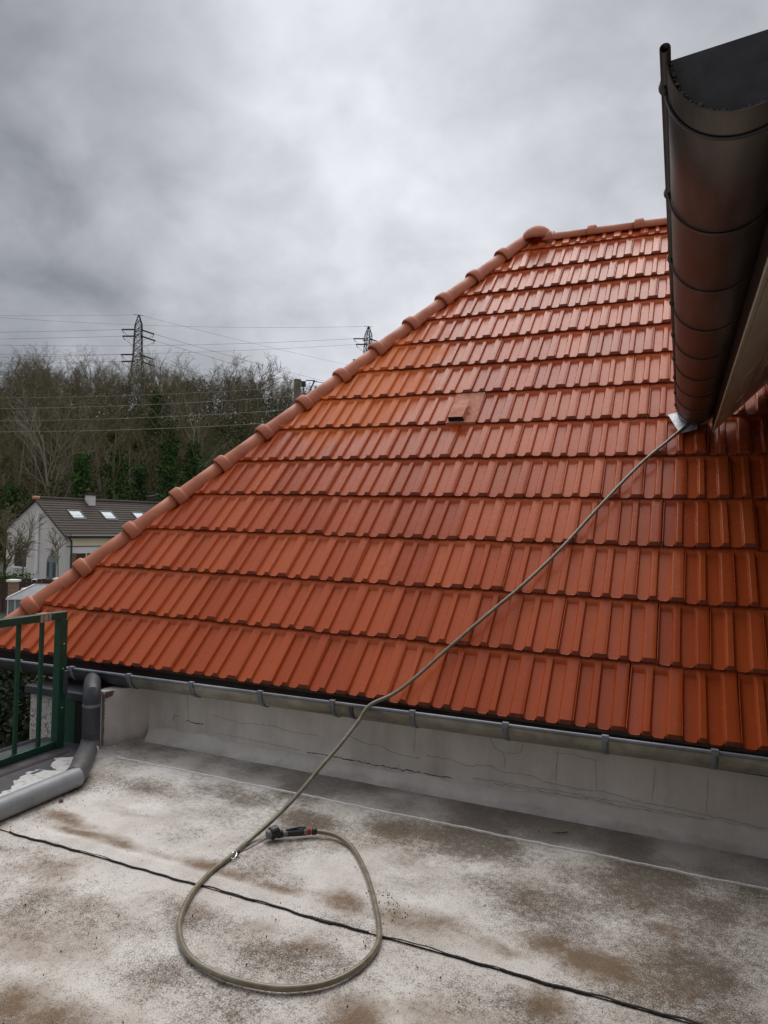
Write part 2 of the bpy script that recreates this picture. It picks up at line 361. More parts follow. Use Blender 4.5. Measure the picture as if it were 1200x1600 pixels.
def floor_sheet(name, x0, x1, y0, y1, z, parent=None, seed=1, dx=.011, zfun=None):
    nx, ny = int((x1 - x0) / dx) + 1, int((y1 - y0) / dx) + 1
    xs, ys = np.linspace(x0, x1, nx), np.linspace(y0, y1, ny); X, Y = np.meshgrid(xs, ys)
    wx = (fbm(X.shape, 22, 5, seed + 3) - .5) * .22; wy = (fbm(X.shape, 22, 5, seed + 4) - .5) * .13
    def blobs(L, edge=1.0):
        o = np.zeros_like(X)
        for (cx, cy, sx, sy, a) in L: o = np.maximum(o, a * np.exp(-(np.abs((X + wx - cx) / (sx * edge)) ** 2.2 + np.abs((Y + wy - cy) / (sy * edge)) ** 2.2)))
        return o
    n1 = fbm(X.shape, 45, 6, seed); n2 = fbm(X.shape, 14, 5, seed + 1)
    brown = np.clip(blobs(STAINS, 1.05) * (.35 + 1.4 * n2) + .9 * np.clip(fbm(X.shape, 60, 7, seed + 20) - .56, 0, 1) * 2, 0, 1)
    ridge = np.exp(-((Y + 1.085) / .035) ** 2) * np.clip((-X - .3), 0, 1)
    brown *= 1 - .9 * ridge
    grey = np.clip(blobs(GREYS, 1.1) * (.35 + 1.2 * n2) + 1.7 * np.clip(fbm(X.shape, 30, 6, seed + 8) - .46, 0, 1) + .04, 0, 1) * (1 - .8 * ridge)
    grey = np.clip(grey + .75 * np.exp(-(np.clip(-.27 - Y, 0, 9) / .13) ** 1.5) * np.clip(fbm(X.shape, 26, 6, seed + 40) * 2.6 - .75, 0, 1), 0, 1)
    damp = np.clip((Y + .275 + (n2 - .5) * .05) / .025, 0, 1) * (.75 + .5 * (n2 - .5)) * np.clip(.85 + .10 * X, .55, 1)
    damp = np.clip(damp, 0, 1)
    Z = z + (n1 - .5) * .005 + (n2 - .5) * .0015
    if zfun is not None: Z = Z + zfun(X, Y)
    V = np.stack([X, Y, Z], -1).reshape(-1, 3)
    I = np.arange(nx * ny).reshape(ny, nx); F = np.stack([I[:-1, :-1], I[:-1, 1:], I[1:, 1:], I[1:, :-1]], -1).reshape(-1, 4)
    me = fast_mesh(name, V, F, M_FLOOR); me.shade_smooth()
    ca = me.color_attributes.new('stain', 'FLOAT_COLOR', 'POINT')
    c = np.stack([brown, grey, damp, np.ones_like(brown)], -1).reshape(-1).astype(np.float32); ca.data.foreach_set('color', c)
    return link(name, me, parent)
def wob(x, k=0): return .006 * math.sin(9.1 * x + k) + .004 * math.sin(23.7 * x + 1.3 + k) + .003 * math.sin(61 * x + k)
floor_root = tag(bpy.data.objects.new('terrace_floor', None), kind='structure'); COL.objects.link(floor_root); floor_root.location = (-1, -1.2, ZF)
def zf_back(X, Y):  # lap edge over the seam, painted ridge 6 cm behind it, cove at the wall
    z = .004 * np.exp(-((Y + 1.085) / .012) ** 2) * np.clip(-X - .6, 0, 1)
    z += .030 * np.clip((Y + .02) / .10, 0, 1) ** 2 + .02 * np.clip((-2.66 - X) / .1, 0, 1) * np.clip((Y + .15) / .1, 0, 1)
    return z
floor_sheet('felt_sheet', -2.80, .80, -1.147, .085, ZF + .001, floor_root, 11, .0105, zf_back)
floor_sheet('felt_sheet', -2.66, .80, -5.2, -1.143, ZF - .005, floor_root, 31, .0125)
b = MB(); b.box((-2.72, -5.2, ZF - .25), (.80, .085, ZF - .03)); b.build('roof_slab', M_RENDER_DARK, floor_root)
# black bitumen bead along the lap
def ragged_line(name, mt, parent, xs, yf, zf, wf, h, seed=0):
    r = random.Random(seed); b = MB(); top = []; prev = None
    for x in xs:
        w = wf(x) * (.75 + .5 * r.random()); y = yf(x) + (r.random() - .5) * wf(x) * .3; z = zf(x)
        ring = [(x, y - w, z - .012), (x, y - w * .7, z + h), (x, y + w * .7, z + h), (x, y + w, z - .012)]
        k = len(b.v); b.v += ring
        if prev is not None:
            for q in range(3): b.f.append((prev + q, prev + q + 1, k + q + 1, k + q)); b.m.append(0)
        prev = k
    return b.build(name, mt, parent)
xs = np.arange(-2.335, .62, .007)
segs = [x for x in xs if not (-.69 < x < -.675)]
ragged_line('seam_bead', M_BLACKBIT, floor_root, [x for x in xs if x < -.69], lambda x: -1.147 + .6 * wob(x), lambda x: ZF + .001, lambda x: .0029 + .004 * math.exp(-((x + .86) / .05) ** 2) + .0015 * max(0, x + .6), .0016, 3)
ragged_line('seam_bead', M_BLACKBIT, floor_root, [x for x in xs if x > -.675], lambda x: -1.145 + .6 * wob(x), lambda x: ZF + .001, lambda x: .0031 + .0018 * max(0, x + .6), .0016, 4)
ragged_line('paint_ridge', M_WHITEBEAD, floor_root, np.arange(-2.60, .79, .008), lambda x: -.266 + .5 * wob(x, 2), lambda x: ZF + .003, lambda x: .0062, .0042, 5)

# loose grit, bits of leaf and debris on the floor
def grit():
    b = MB(); r = random.Random(5)
    for i in range(520):
        q = r.random()
        if q < .12: x, y = -.655 + r.gauss(0, .04), -1.00 + r.gauss(0, .03)
        elif q < .32: x, y = r.uniform(-2.45, -2.25), -.45 - r.random() * .7
        elif q < .42: x, y = -.75 + r.gauss(0, .035), -.93 + r.gauss(0, .02)
        else: x, y = r.uniform(-2.4, .6), r.uniform(-2.1, -.1)
        s = r.uniform(.0007, .0022)
        a = r.random() * 6.28; e = Vector((math.cos(a), math.sin(a), 0)) * s * r.uniform(1, 2.6); f = Vector((-math.sin(a), math.cos(a), 0)) * s
        b.obox((x, y, ZF - .002), e, f, (0, 0, s * .8 + .004))
    o = b.build('grit', M_BLACKBIT, None); tag(o, 'loose black grit and crumbs scattered over the pale terrace floor', 'grit', kind='stuff')
grit()
def leafbit(x, y, pts, label, mtl, r=.0016):
    b = MB(); b.tube([(x + p[0], y + p[1], ZF + .008 + p[2]) for p in pts], [r * .4] + [r] * (len(pts) - 2) + [r * .3], 6)
    tag(b.build('dry_stalk', mtl, None, True), label, 'stalk')
M_STALK = simple('dry_leaf', (.05, .03, .018), (.10, .06, .035), 60, .8)
leafbit(-.25, -.13, [(-.03, -.02, 0), (-.008, -.022, .004), (.018, -.012, .006), (.028, .008, .004), (.024, .022, 0)], 'small curved brown stalk lying near the wall under the gutter', M_STALK, .0028)
b = MB(); b.prism([(-2.405, -.832, ZF + .004), (-2.390, -.822, ZF + .010), (-2.376, -.834, ZF + .006), (-2.388, -.846, ZF + .008)], (0, 0, .003)); tag(b.build('dead_leaf', simple('russet_leaf', (.10, .035, .02), (.18, .06, .03), 40, .8)), 'russet dead leaf beside the grey pipe on the floor', 'leaf')

# ------------------------------------------------------------------ house walls below the gutter
wall = thing('house_wall', 'pale cracked plaster wall running below the eave gutter of the tiled roof', 'wall', (-1, .1, ZF))
def wobwall(x, z): return .003 * math.sin(3.1 * x + 7 * z) + .002 * math.sin(7.7 * x + 1) + .0015 * math.sin(19 * z)
def wall_sheet():
    xs = np.linspace(-2.72, .80, 120); zs = np.linspace(ZF - .02, .02, 22)
    V = np.array([[x, .08 + wobwall(x, z) + .03 * 0, z] for z in zs for x in xs]); n = len(xs)
    F = np.array([(j * n + i, j * n + i + 1, (j + 1) * n + i + 1, (j + 1) * n + i) for j in range(len(zs) - 1) for i in range(n - 1)])
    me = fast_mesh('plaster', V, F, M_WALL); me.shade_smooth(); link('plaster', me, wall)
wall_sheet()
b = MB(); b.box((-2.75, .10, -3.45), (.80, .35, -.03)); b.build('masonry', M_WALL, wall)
# skirting membrane turned up the wall
b = MB(); xs = np.arange(-2.69, .80, .02); k0 = None
for x in xs:
    zt = -.352 + .012 * math.sin(2.2 * x + 1) + wob(x, 4) * .8 + .006 * x
    if -1.66 < x < -.86: zt += .004
    ring = [(x, .010, ZF + .004), (x, .052, ZF + .022), (x, .066, ZF + .05), (x, .067, zt), (x, .0855, zt + .004)]
    k = len(b.v); b.v += ring
    if k0 is not None:
        for q in range(4): b.f.append((k0 + q, k + q, k + q + 1, k0 + q + 1)); b.m.append(0)
    k0 = k
def m_skirt(t, p, tc, pos):
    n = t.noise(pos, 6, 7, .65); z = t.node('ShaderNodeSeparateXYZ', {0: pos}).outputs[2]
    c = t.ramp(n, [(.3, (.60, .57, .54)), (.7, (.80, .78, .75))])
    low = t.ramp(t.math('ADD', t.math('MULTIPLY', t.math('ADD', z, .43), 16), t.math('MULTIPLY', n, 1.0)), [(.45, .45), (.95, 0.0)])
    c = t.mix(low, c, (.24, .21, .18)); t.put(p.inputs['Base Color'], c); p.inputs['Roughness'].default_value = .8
    bump(t, p, t.noise(pos, 50, 4), .3, .004)
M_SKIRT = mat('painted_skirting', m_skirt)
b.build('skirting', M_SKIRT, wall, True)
def crackline(pts, w, mtl, parent, seed, on='y', name='crack'):
    """thin jagged fissure drawn along a wall as a narrow strip 1 mm proud"""
    r = random.Random(seed); P = []
    for (a, c) in zip(pts[:-1], pts[1:]):
        n = max(3, int(math.hypot(c[0] - a[0], c[1] - a[1]) / .012))
        for i in range(n): t = i / n; P.append((a[0] + (c[0] - a[0]) * t + r.gauss(0, .0016), a[1] + (c[1] - a[1]) * t + r.gauss(0, .0022)))
    P.append(pts[-1]); b = MB(); prev = None
    for i, (x, z) in enumerate(P):
        q = P[min(i + 1, len(P) - 1)]; q0 = P[max(i - 1, 0)]; dx, dz = q[0] - q0[0], q[1] - q0[1]; L = math.hypot(dx, dz) + 1e-6
        ww = w * (.3 + .9 * r.random()) * (0.3 if i in (0, len(P) - 1) else 1); nx, nz = -dz / L * ww, dx / L * ww
        y = .08 + wobwall(x, z) if on == 'y' else on
        ring = [(x - nx, y + .001, z - nz), (x, y - .0022, z), (x + nx, y + .001, z + nz)]
        k = len(b.v); b.v += ring
        if prev is not None:
            for s_ in range(2): b.f.append((prev + s_, k + s_, k + s_ + 1, prev + s_ + 1)); b.m.append(0)
        prev = k
    return b.build(name, mtl, parent)
CR = [([(-2.25, -.23), (-2.05, -.25), (-1.85, -.235), (-1.7, -.255), (-1.55, -.25)], .0014), ([(-1.38, -.22), (-1.28, -.255), (-1.2, -.25), (-1.12, -.275), (-.98, -.285)], .0013),
      ([(-.95, -.26), (-.82, -.262), (-.74, -.28), (-.62, -.262), (-.55, -.28), (-.42, -.272), (-.36, -.295), (-.2, -.3), (-.1, -.29), (.05, -.31), (.3, -.315), (.55, -.33)], .0014),
      ([(-.62, -.12), (-.6, -.17), (-.55, -.19), (-.545, -.262)], .0012), ([(-.545, -.19), (-.47, -.175), (-.46, -.12)], .001), ([(-.30, -.13), (-.305, -.28)], .001), ([(-.12, -.13), (-.13, -.16), (-.125, -.29)], .0011), ([(-.31, -.15), (-.22, -.145), (-.12, -.16)], .0009),
      ([(.12, -.15), (.11, -.30)], .0007), ([(.33, -.15), (.33, -.3)], .0006), ([(-1.0, -.12), (-1.01, -.26)], .0007), ([(-2.2, -.33), (-1.9, -.335), (-1.66, -.345)], .0012), ([(-.7, -.335), (-.3, -.325), (0, -.328), (.3, -.335), (.56, -.345)], .0016),
      ([(-2.42, -.14), (-2.41, -.28)], .0007)]
for i, (p_, w_) in enumerate(CR): crackline(p_, w_, M_CRACK, wall, i)
crackline([(-2.52, -.30), (-2.51, -.272), (-2.48, -.275)], .003, M_CRACK_DARK, wall, 50)
crackline([(-2.43, -.292), (-2.36, -.296), (-2.30, -.293)], .004, M_CRACK_DARK, wall, 51)
crackline([(-1.62, -.348), (-1.50, -.346), (-1.30, -.35), (-1.1, -.352), (-.92, -.354), (-.80, -.352)], .0036, M_CRACK_DARK, wall, 52)
crackline([(-.6, -.343), (-.2, -.338), (.1, -.342), (.4, -.35), (.56, -.352)], .002, M_CRACK, wall, 53)
crackline([(.07, -.335), (.075, -.36), (.06, -.372)], .003, M_CRACK_DARK, wall, 54)

ret = thing('return_wall', 'short white return wall with dark zinc cap at the end of the terrace', 'wall', (-3.0, -.1, ZF))
b = MB(); b.prism([(-3.375, -.18, -.75), (-2.86, -.18, -.75), (-2.86, .10, -.75), (-3.375, .10, -.75)], (0, 0, .575))
b.build('plaster_body', M_WHITEDIRTY, ret)
b = MB(); b.prism([(-2.859, -.178, -.75), (-2.802, -.178, -.75), (-2.692, .10, -.75), (-2.859, .10, -.75)], (0, 0, .638)); b.build('plaster_return', M_WALL, ret)
pass
b = MB(); b.prism([(-3.40, -.205, -.182), (-2.845, -.205, -.182), (-2.845, .07, -.182), (-3.40, .07, -.182)], (0, 0, .044)); b.build('zinc_cap', M_ZINC_DARK, ret, bevel=.003)
b = MB(); b.box((-3.125, -.198, -.46), (-2.995, -.182, -.184)); b.build('green_plate', M_GREEN, ret, bevel=.002)
b = MB(); b.box((-2.992, -.196, -.46), (-2.92, -.182, -.184)); b.build('corner_strip', M_CRACK_DARK, ret, bevel=.002)
ragged = random.Random(12)
b = MB()
for i in range(29): z0 = -.415 + i * .01; w0 = .004 + .006 * ragged.random(); b.box((-2.806, -.186, z0), (-2.799 + w0, -.1785, z0 + .0101))
b.build('chipped_edge', simple('bare_brick_edge', (.10, .07, .055), (.30, .25, .21), 60, .9), ret)
b = MB(); b.prism([(-2.7975, -.172, -.115), (-2.7975, -.172, -.15), (-2.784, -.135, -.142), (-2.780, -.125, -.115)], (.004, .0, 0)); b.build('rust_stain', simple('rust_brown', (.10, .05, .035), (.22, .13, .10), 60, .9), ret)

# ------------------------------------------------------------------ left parapet kerb with coping and floor pipe
kerb = thing('parapet_kerb', 'dark sheet covered parapet edge under the green railing', 'parapet', (-2.9, -2, ZF))
b = MB(); b.box((-3.20, -5.2, -3.4), (-2.70, .09, -.46)); b.build('kerb_core', M_RENDER_DARK, kerb)
b = MB(); b.prism([(-3.23, -5.2, -.445), (-2.585, -5.2, -.445), (-2.585, -.72, -.445), (-2.66, -.50, -.445), (-2.79, -.31, -.445), (-2.80, -.19, -.445), (-3.23, -.19, -.445)], (0, 0, .020)); b.build('coping_sheet', M_COPING, kerb, bevel=.004)
b = MB(); b.prism([(-3.235, -5.2, -.447), (-3.235, -5.2, -.415), (-3.215, -5.2, -.411), (-3.205, -5.2, -.424)], (0, 4.93, 0)); b.build('coping_edge', M_COPING, kerb)
b = MB(); b.prism([(-2.93, -5.2, -.425), (-2.915, -5.2, -.417), (-2.895, -5.2, -.417), (-2.885, -5.2, -.425)], (0, 4.87, 0)); b.build('coping_seam', simple('faded_red_sheet', (.05, .035, .035), (.08, .055, .05), 9, .7), kerb)
def paint_patch():
    # brushed white paint with a ragged outer edge
    r = random.Random(3); b = MB(); prev = None
    key = [(-2.4, .08), (-1.6, .10), (-1.2, .05), (-.98, .045), (-.93, .08), (-.80, .14), (-.72, .20), (-.66, .22), (-.60, .20), (-.585, .12), (-.56, .10), (-.53, .15), (-.49, .14), (-.44, .17), (-.41, .12), (-.38, .04), (-.36, .0)]
    for i in range(260):
        y = -2.4 + i * (2.04 / 259)
        for (a, c) in zip(key[:-1], key[1:]):
            if a[0] <= y <= c[0]: t = (y - a[0]) / (c[0] - a[0]); wd = a[1] + (c[1] - a[1]) * t
        wd = max(0, wd + .008 * math.sin(y * 47) + .006 * math.sin(y * 113) + r.uniform(-.006, .006))
        x0 = -2.60 if y < -.62 else -2.60 - (y + .62) * .62
        ring = [(x0 + .05, y, -.4225), (x0 - wd, y, -.4215), (x0 - wd - .002, y, -.4255)]
        k = len(b.v); b.v += ring
        if prev is not None:
            for q in range(2): b.f.append((prev + q, k + q, k + q + 1, prev + q + 1)); b.m.append(0)
        prev = k
    b.build('paint_patch', M_PAINT, kerb)
    b = MB(); b.box((-2.80, -.66, -.4219), (-2.775, -.60, -.4208)); b.build('bare_spot', M_COPING, kerb)
paint_patch()

fp = thing('floor_pipe', 'light grey plastic drain pipe lying on the terrace beside the parapet', 'pipe', (-2.47, -1.4, ZF))
b = MB(); b.tube([(-2.466, -.675, -.379), (-2.455, -1.4, -.379), (-2.44, -2.6, -.379), (-2.43, -5.1, -.379)], .0475, 28); b.build('pipe_run', M_PIPE, fp, True)
dp = thing('downpipe', 'dark zinc downpipe with elbow at the corner under the eave gutter', 'downpipe', (-2.73, -.33, ZF))
b = MB(); b.tube([(-2.975, -.09, -.078), (-2.87, -.20, -.075), (-2.79, -.28, -.076), (-2.752, -.316, -.086), (-2.738, -.329, -.115), (-2.737, -.330, -.16), (-2.732, -.332, -.345)], .0465, 24); b.build('pipe_run', M_ZINC_DARK, dp, True)
b = MB(); b.tube([(-2.737, -.33, -.135), (-2.737, -.33, -.150)], .0485, 24); b.build('collar', M_ZINC_RIM, dp, True)
b = MB(); b.tube([(-2.733, -.332, -.335), (-2.728, -.342, -.358), (-2.71, -.37, -.372), (-2.62, -.49, -.378), (-2.52, -.61, -.379), (-2.472, -.69, -.379)], .0505, 24); b.build('elbow', simple('dark_grey_elbow', (.075, .07, .075), (.13, .12, .12), 20, .5), dp, True)
b = MB(); b.ball((-2.665, -.355, -.372), .016, nu=8, nv=6, sc=(.5, 1, 1.4)); b.build('paint_blob', M_PAINT, dp, True)

# ------------------------------------------------------------------ green railing
RX = -3.02
rail = thing('railing', 'green painted steel railing with thin balusters on the parapet at left', 'railing', (RX, -1.5, -.425))
b = MB(); b.box((RX - .021, -4.2, .300), (RX + .021, -.272, .342)); b.build('top_rail', M_GREEN, rail, bevel=.003)
b = MB(); b.box((RX - .018, -4.2, -.418), (RX + .018, -.322, -.384)); b.build('bottom_rail', M_GREEN, rail, bevel=.003)
b = MB(); b.box((RX - .025, -.320, -.425), (RX + .025, -.270, .299)); b.build('post', M_GREEN, rail, bevel=.003)
b = MB(); b.box((RX - .025, -2.35, -.425), (RX + .025, -2.30, .299)); b.build('post', M_GREEN, rail, bevel=.003)
y = -.425
while y > -4.1:
    if abs(y + 2.32) > .06:
        b = MB(); b.box((RX - .009, y - .009, -.385), (RX + .009, y + .009, .301)); b.build('baluster', M_GREEN, rail)
    y -= .147
for (ya, yb) in ((-.455, -.437), (-.433, -.405), (-.400, -.385)):
    b = MB(); b.box((RX - .0232, ya, .2975), (RX + .0232, yb, .3445)); b.build('tape', M_TAPE, rail)
b = MB(); b.box((RX + .0275, -.300, -.12), (RX + .045, -.275, .01)); b.build('fixing_bracket', M_ZINC_DARK, rail, bevel=.004)
for z in (-.20, .02, .16):
    b = MB(); b.ball((RX + .026, -.295, z), .005, nu=6, nv=4); b.build('bolt', M_LEAD, rail)

# ------------------------------------------------------------------ the tiled roof
roof = thing('tiled_roof', 'steep hipped roof of glossy orange interlocking clay tiles', 'roof', (-1.5, 0, 0))
US = [(.004, -.004), (.020, 0), (.042, .9), (.050, 1), (.062, 1), (.10, 1), (.235, 1), (.262, 1), (.275, 1), (.312, .10), (.325, 0), (.335, 0), (.425, 0), (.435, .03), (.462, .92), (.470, 1), (.485, 1), (.52, 1), (.66, 1), (.695, 1), (.71, 1), (.752, .10), (.765, 0), (.775, 0), (.90, 0), (.975, 0), (.985, .06), (.996, .14)]
VS = [0, .002, .006, .011, .015, .06, .16, .27, .325, .340, .352, .372, .405]
DEP, TILT = .0165, .032
CORN = {3: .010, 4: .004, 7: .004, 8: .010, 15: .010, 16: .004, 19: .004, 20: .010}
def tile_bm():
    bm = bmesh.new(); rows = []
    for v in VS:
        row = []
        for ui, (u, d) in enumerate(US):
            dd = max(d, 0)
            rib = 1 - min(dd, 1)
            base = TILT * (1 - v / G)
            z = base - DEP * dd
            vv = v
            # chamfered rib end, rounded pan tongue
            if v < .015: z -= rib * .0170 * (1 - v / .015) ** .9
            if v == 0: vv = CORN.get(ui, 0) if dd > .95 else .007 * max(rib, .6)
            elif v <= .006 and dd > .95: vv = v + CORN.get(ui, 0) * .8
            # pan runs out in a rounded head under the course above
            if v > .27:
                k = min(max((v - .322) / .030, 0), 1); z += DEP * dd * k * k * (3 - 2 * k) * .9
            if v <= .0025 and v > 0: z -= .0006
            row.append(bm.verts.new((u * W, vv, z)))
        rows.append(row)
    # front lip, turned down
    lip = [bm.verts.new((p.co.x, p.co.y - .001, -.001)) for p in rows[0]]
    lip2 = [bm.verts.new((p.co.x, p.co.y + .02, p.co.z)) for p in lip]
    def strip(a, c):
        for i in range(len(a) - 1): bm.faces.new((a[i], a[i + 1], c[i + 1], c[i]))
    strip(lip2, lip); strip(lip, rows[0])
    for a, c in zip(rows[:-1], rows[1:]): strip(a, c)
    # side skirts
    for col in (0, -1):
        sk = [bm.verts.new((r_[col].co.x, r_[col].co.y, r_[col].co.z - .014)) for r_ in rows]
        for i in range(len(rows) - 1):
            bm.faces.new((rows[i][col], rows[i + 1][col], sk[i + 1], sk[i]))
    bmesh.ops.recalc_face_normals(bm, faces=bm.faces)
    return bm
ROT = Matrix.Rotation(TH, 4, 'X')
tb = tile_bm()
for f_ in tb.faces:      # front lip and chamfered rib ends, coloured darker to stand in for shade
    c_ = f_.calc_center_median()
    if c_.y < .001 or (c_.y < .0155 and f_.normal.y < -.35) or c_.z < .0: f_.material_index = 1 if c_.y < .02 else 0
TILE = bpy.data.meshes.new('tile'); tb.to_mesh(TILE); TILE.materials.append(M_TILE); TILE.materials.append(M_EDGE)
TILE.shade_smooth(); TILE.set_sharp_from_angle(angle=R(32))
if sum(p.normal.z for p in TILE.polygons) < 0: TILE.flip_normals()
NROW = 14
VALX = lambda y: .429 + (y - 1.406) * .97
VENT = (6, -6)
def vent_tile(loc):
    b = MB()
    # flat weathered body
    b.prism([(.004, 0, -.004), (.221, 0, -.004), (.221, .39, -.022), (.004, .39, -.022)], (0, 0, .026))
    # hood: wedge rising to the open front
    x0, x1 = .030, .135
    P = [(x0, .055, .016), (x1, .055, .016), (x1 + .004, .20, .020), (x0 - .004, .20, .020)]
    T = [(x0 + .008, .030, .050), (x1 - .006, .030, .050), (x1 - .004, .10, .044), (x0 + .006, .10, .044), (.06, .24, .022), (.115, .24, .022)]
    b.add([(x0 - .006, .02, .020), (x1 + .006, .02, .020), (x1 + .012, .20, .021), (x0 - .012, .20, .021),
           (x0 - .002, .008, .066), (x1 + .002, .008, .066), (x1 + .003, .12, .058), (x0 - .003, .12, .058), (.05, .27, .020), (.12, .27, .020)],
          [(4, 5, 6, 7), (0, 4, 7, 3), (1, 2, 6, 5), (7, 6, 9, 8), (3, 7, 8), (2, 9, 6)])
    b.add([(.135, .10, .0225), (.160, .10, .0225), (.150, .19, .0225), (.125, .19, .0225)], [(0, 1, 2, 3)])
    me = bpy.data.meshes.new('vent_tile'); me.from_pydata(b.v, [], b.f); me.materials.append(M_VENT); me.materials.append(M_DECK)
    o = bpy.data.objects.new('vent_tile', me); COL.objects.link(o); o.parent = roof
    o.matrix_local = Matrix.Translation(Vector(loc) - roof.location) @ ROT
    o['label'] = 'matte weathered ventilation tile with raised open hood'
    c = MB(); c.box((x0 + .002, .014, .0225), (x1 - .002, .024, .057)); me2 = bpy.data.meshes.new('vent_opening'); me2.from_pydata(c.v, [], c.f); me2.materials.append(M_DECK)
    o2 = bpy.data.objects.new('vent_opening', me2); COL.objects.link(o2); o2.parent = o
ntile = 0
for j in range(NROW):
    y_f = j * G * CT
    off = -.25 * 0 + (.5 if j % 2 else 0)
    for c in range(-20, 16):
        x0 = (c + off) * W
        # hip line at the front and the back of the tile
        hf = hipx(y_f) + .02; hb = hipx(y_f + .405 * CT) + .02
        if x0 + W < hf - .0: continue
        ylim = y_f
        if x0 > min(1.05, max(.80, VALX(y_f) + .1)): continue
        if (j, c) == VENT: vent_tile(roofp(x0, j * G)); continue
        jit = Matrix.Translation((rng.normal(0, .0012), rng.normal(0, .0028), rng.normal(0, .0010))) @ Matrix.Rotation(rng.normal(0, .0045), 4, 'Z') @ Matrix.Rotation(rng.normal(0, .006), 4, 'Y')
        mw = Matrix.Translation(roofp(x0, j * G)) @ ROT @ jit
        cut = x0 < hb + .02 or j == NROW - 1
        me = TILE
        if cut:
            bm = bmesh.new(); bm.from_mesh(TILE); bm.transform(mw)
            # vertical plane through the hip line
            nrm = Vector((1, -.846, 0)).normalized()
            bmesh.ops.bisect_plane(bm, geom=bm.verts[:] + bm.edges[:] + bm.faces[:], plane_co=Vector((hipx(0) + .03, 0, 0)), plane_no=nrm, clear_inner=True)
            if j == NROW - 1: bmesh.ops.bisect_plane(bm, geom=bm.verts[:] + bm.edges[:] + bm.faces[:], plane_co=Vector((0, 3.31, 0)), plane_no=Vector((0, 1, 0)), clear_outer=True)
            if len(bm.faces) < 3: bm.free(); continue
            bm.transform(mw.inverted())
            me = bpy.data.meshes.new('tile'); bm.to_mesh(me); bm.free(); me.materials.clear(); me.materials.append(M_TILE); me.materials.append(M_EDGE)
            me.shade_smooth(); me.set_sharp_from_angle(angle=R(32))
        o = bpy.data.objects.new('tile', me); COL.objects.link(o); o.parent = roof
        o.matrix_local = Matrix.Translation(-roof.location) @ mw
        ntile += 1
print('tiles', ntile)
YR = 3.33  # ridge
RZ = YR * TT
b = MB()
dk = -.035
def P_(x, y): return (x, y, y * TT + dk)
b.prism([P_(hipx(.03) + .1, .03), P_(.82, .03), P_(.82, 1.5), P_(2.42, 3.32), P_(hipx(3.32), 3.32)], (0, 0, -.10)); b.build('roof_deck', M_DECK, roof)
# left hip slope, rising the other way, and the back slope
HY = 1 / .846 * TT
def L_(x, y, d=0): return (x, y, (x + 4.121) * HY + d)
b = MB()
nst = 13
hx0, hx1 = -4.10, hipx(3.40)
for i in range(nst):
    xa = hx0 + (hx1 - hx0) * i / nst; xb = hx0 + (hx1 - hx0) * (i + 1) / nst
    ya = (xa + 4.121) / .846; yb = (xb + 4.121) / .846
    za, zb = (xa + 4.121) * HY, (xb + 4.121) * HY
    b.add([(xa, ya, za + .022), (xa, 9.5 - ya, za + .022), (xb, 9.5 - yb, zb - .004), (xb, yb, zb - .004)], [(0, 1, 2, 3)])
    b.add([(xa, ya, za + .022), (xa, 9.5 - ya, za + .022), (xa, 9.5 - ya, za - .02), (xa, ya, za - .02)], [(0, 1, 2, 3)])
b.build('hip_slope', M_TILE, roof)
b = MB(); b.add([(hx1, YR + .02, RZ - .02), (3.0, YR + .02, RZ - .03), (3.0, YR + 3.4, RZ - 3.4 * TT), (hx1 - 2.8, YR + 3.4, RZ - 3.4 * TT)], [(0, 1, 2, 3)]); b.build('rear_slope', M_TILE, roof)
# hip caps
A = Vector((-4.10, -.010, -.045)); Bp = Vector((-1.165, 3.39, 3.655)); D = (Bp - A); NC = 14
def barrel(p, q, r0, r1, collar, up, name='hip_cap', m=M_CAP):
    p, q = Vector(p), Vector(q); d = (q - p); L = d.length; d.normalize()
    b = MB(); arc = (-R(112), R(112))
    prof = [(-.012, r0 + .001), (-.010, r0 + .019), (-.004, r0 + .022), (.048, r0 + .022), (.056, r0 + .018), (.064, r0 + .004), (.075, r0 + .001), (.2, (r0 + r1) / 2 + .001), (L + .02, r1)] if collar else [(-.01, r0), (L + .02, r1)]
    b.tube([p + d * s for s, _ in prof], [rr for _, rr in prof], 22, arc=arc, up=up, cap=False)
    return b.build(name, m, roof, True, solid=.010)
upv = Vector((-.42, -.36, .83))
for i in range(NC):
    p = A + D * ((i) / NC); q = A + D * ((i + 1) / NC)
    jv = Vector((rng.normal(0, .002), rng.normal(0, .002), rng.normal(0, .002)))
    barrel(p + jv, q + jv, .070, .063, True, upv)
# hip end cap where hips and ridge meet
EC = Vector((-1.10, 3.36, 3.665))
b = MB()
for j in range(9):
    th = R(100) * j / 8
    for i in range(26):
        a = 2 * math.pi * i / 26
        b.v.append((EC.x + .145 * math.sin(th) * math.cos(a), EC.y + .135 * math.sin(th) * math.sin(a), EC.z - .045 + .125 * math.cos(th)))
for j in range(8):
    for i in range(26): b.f.append((j * 26 + i, (j + 1) * 26 + i, (j + 1) * 26 + (i + 1) % 26, j * 26 + (i + 1) % 26)); b.m.append(0)
b.build('hip_end_cap', M_CAP, roof, True, solid=.008)
b = MB(); b.tube([EC + Vector((.10, 0, -.055)), EC + Vector((.165, -.005, -.055))], .070, 18); b.build('mortar', M_MORTAR, roof, True)
# ridge caps
x = -1.02
while x < 2.3:
    barrel((x, YR + .01, RZ + .012), (x + .405, YR + .01, RZ + .012), .056, .052, True, (0, 0, 1), 'ridge_cap'); x += .405

# tile clips and flecks of underlay seen along the hip
b = MB()
for i in range(13):
    p = A + D * ((i + .55) / NC) + Vector((-.10, .03, .0))
    b.obox(p, (-.03, .02, .01), (.015, .02, .03), (0, 0, .02))
b.build('hip_lip', M_TILE, roof)

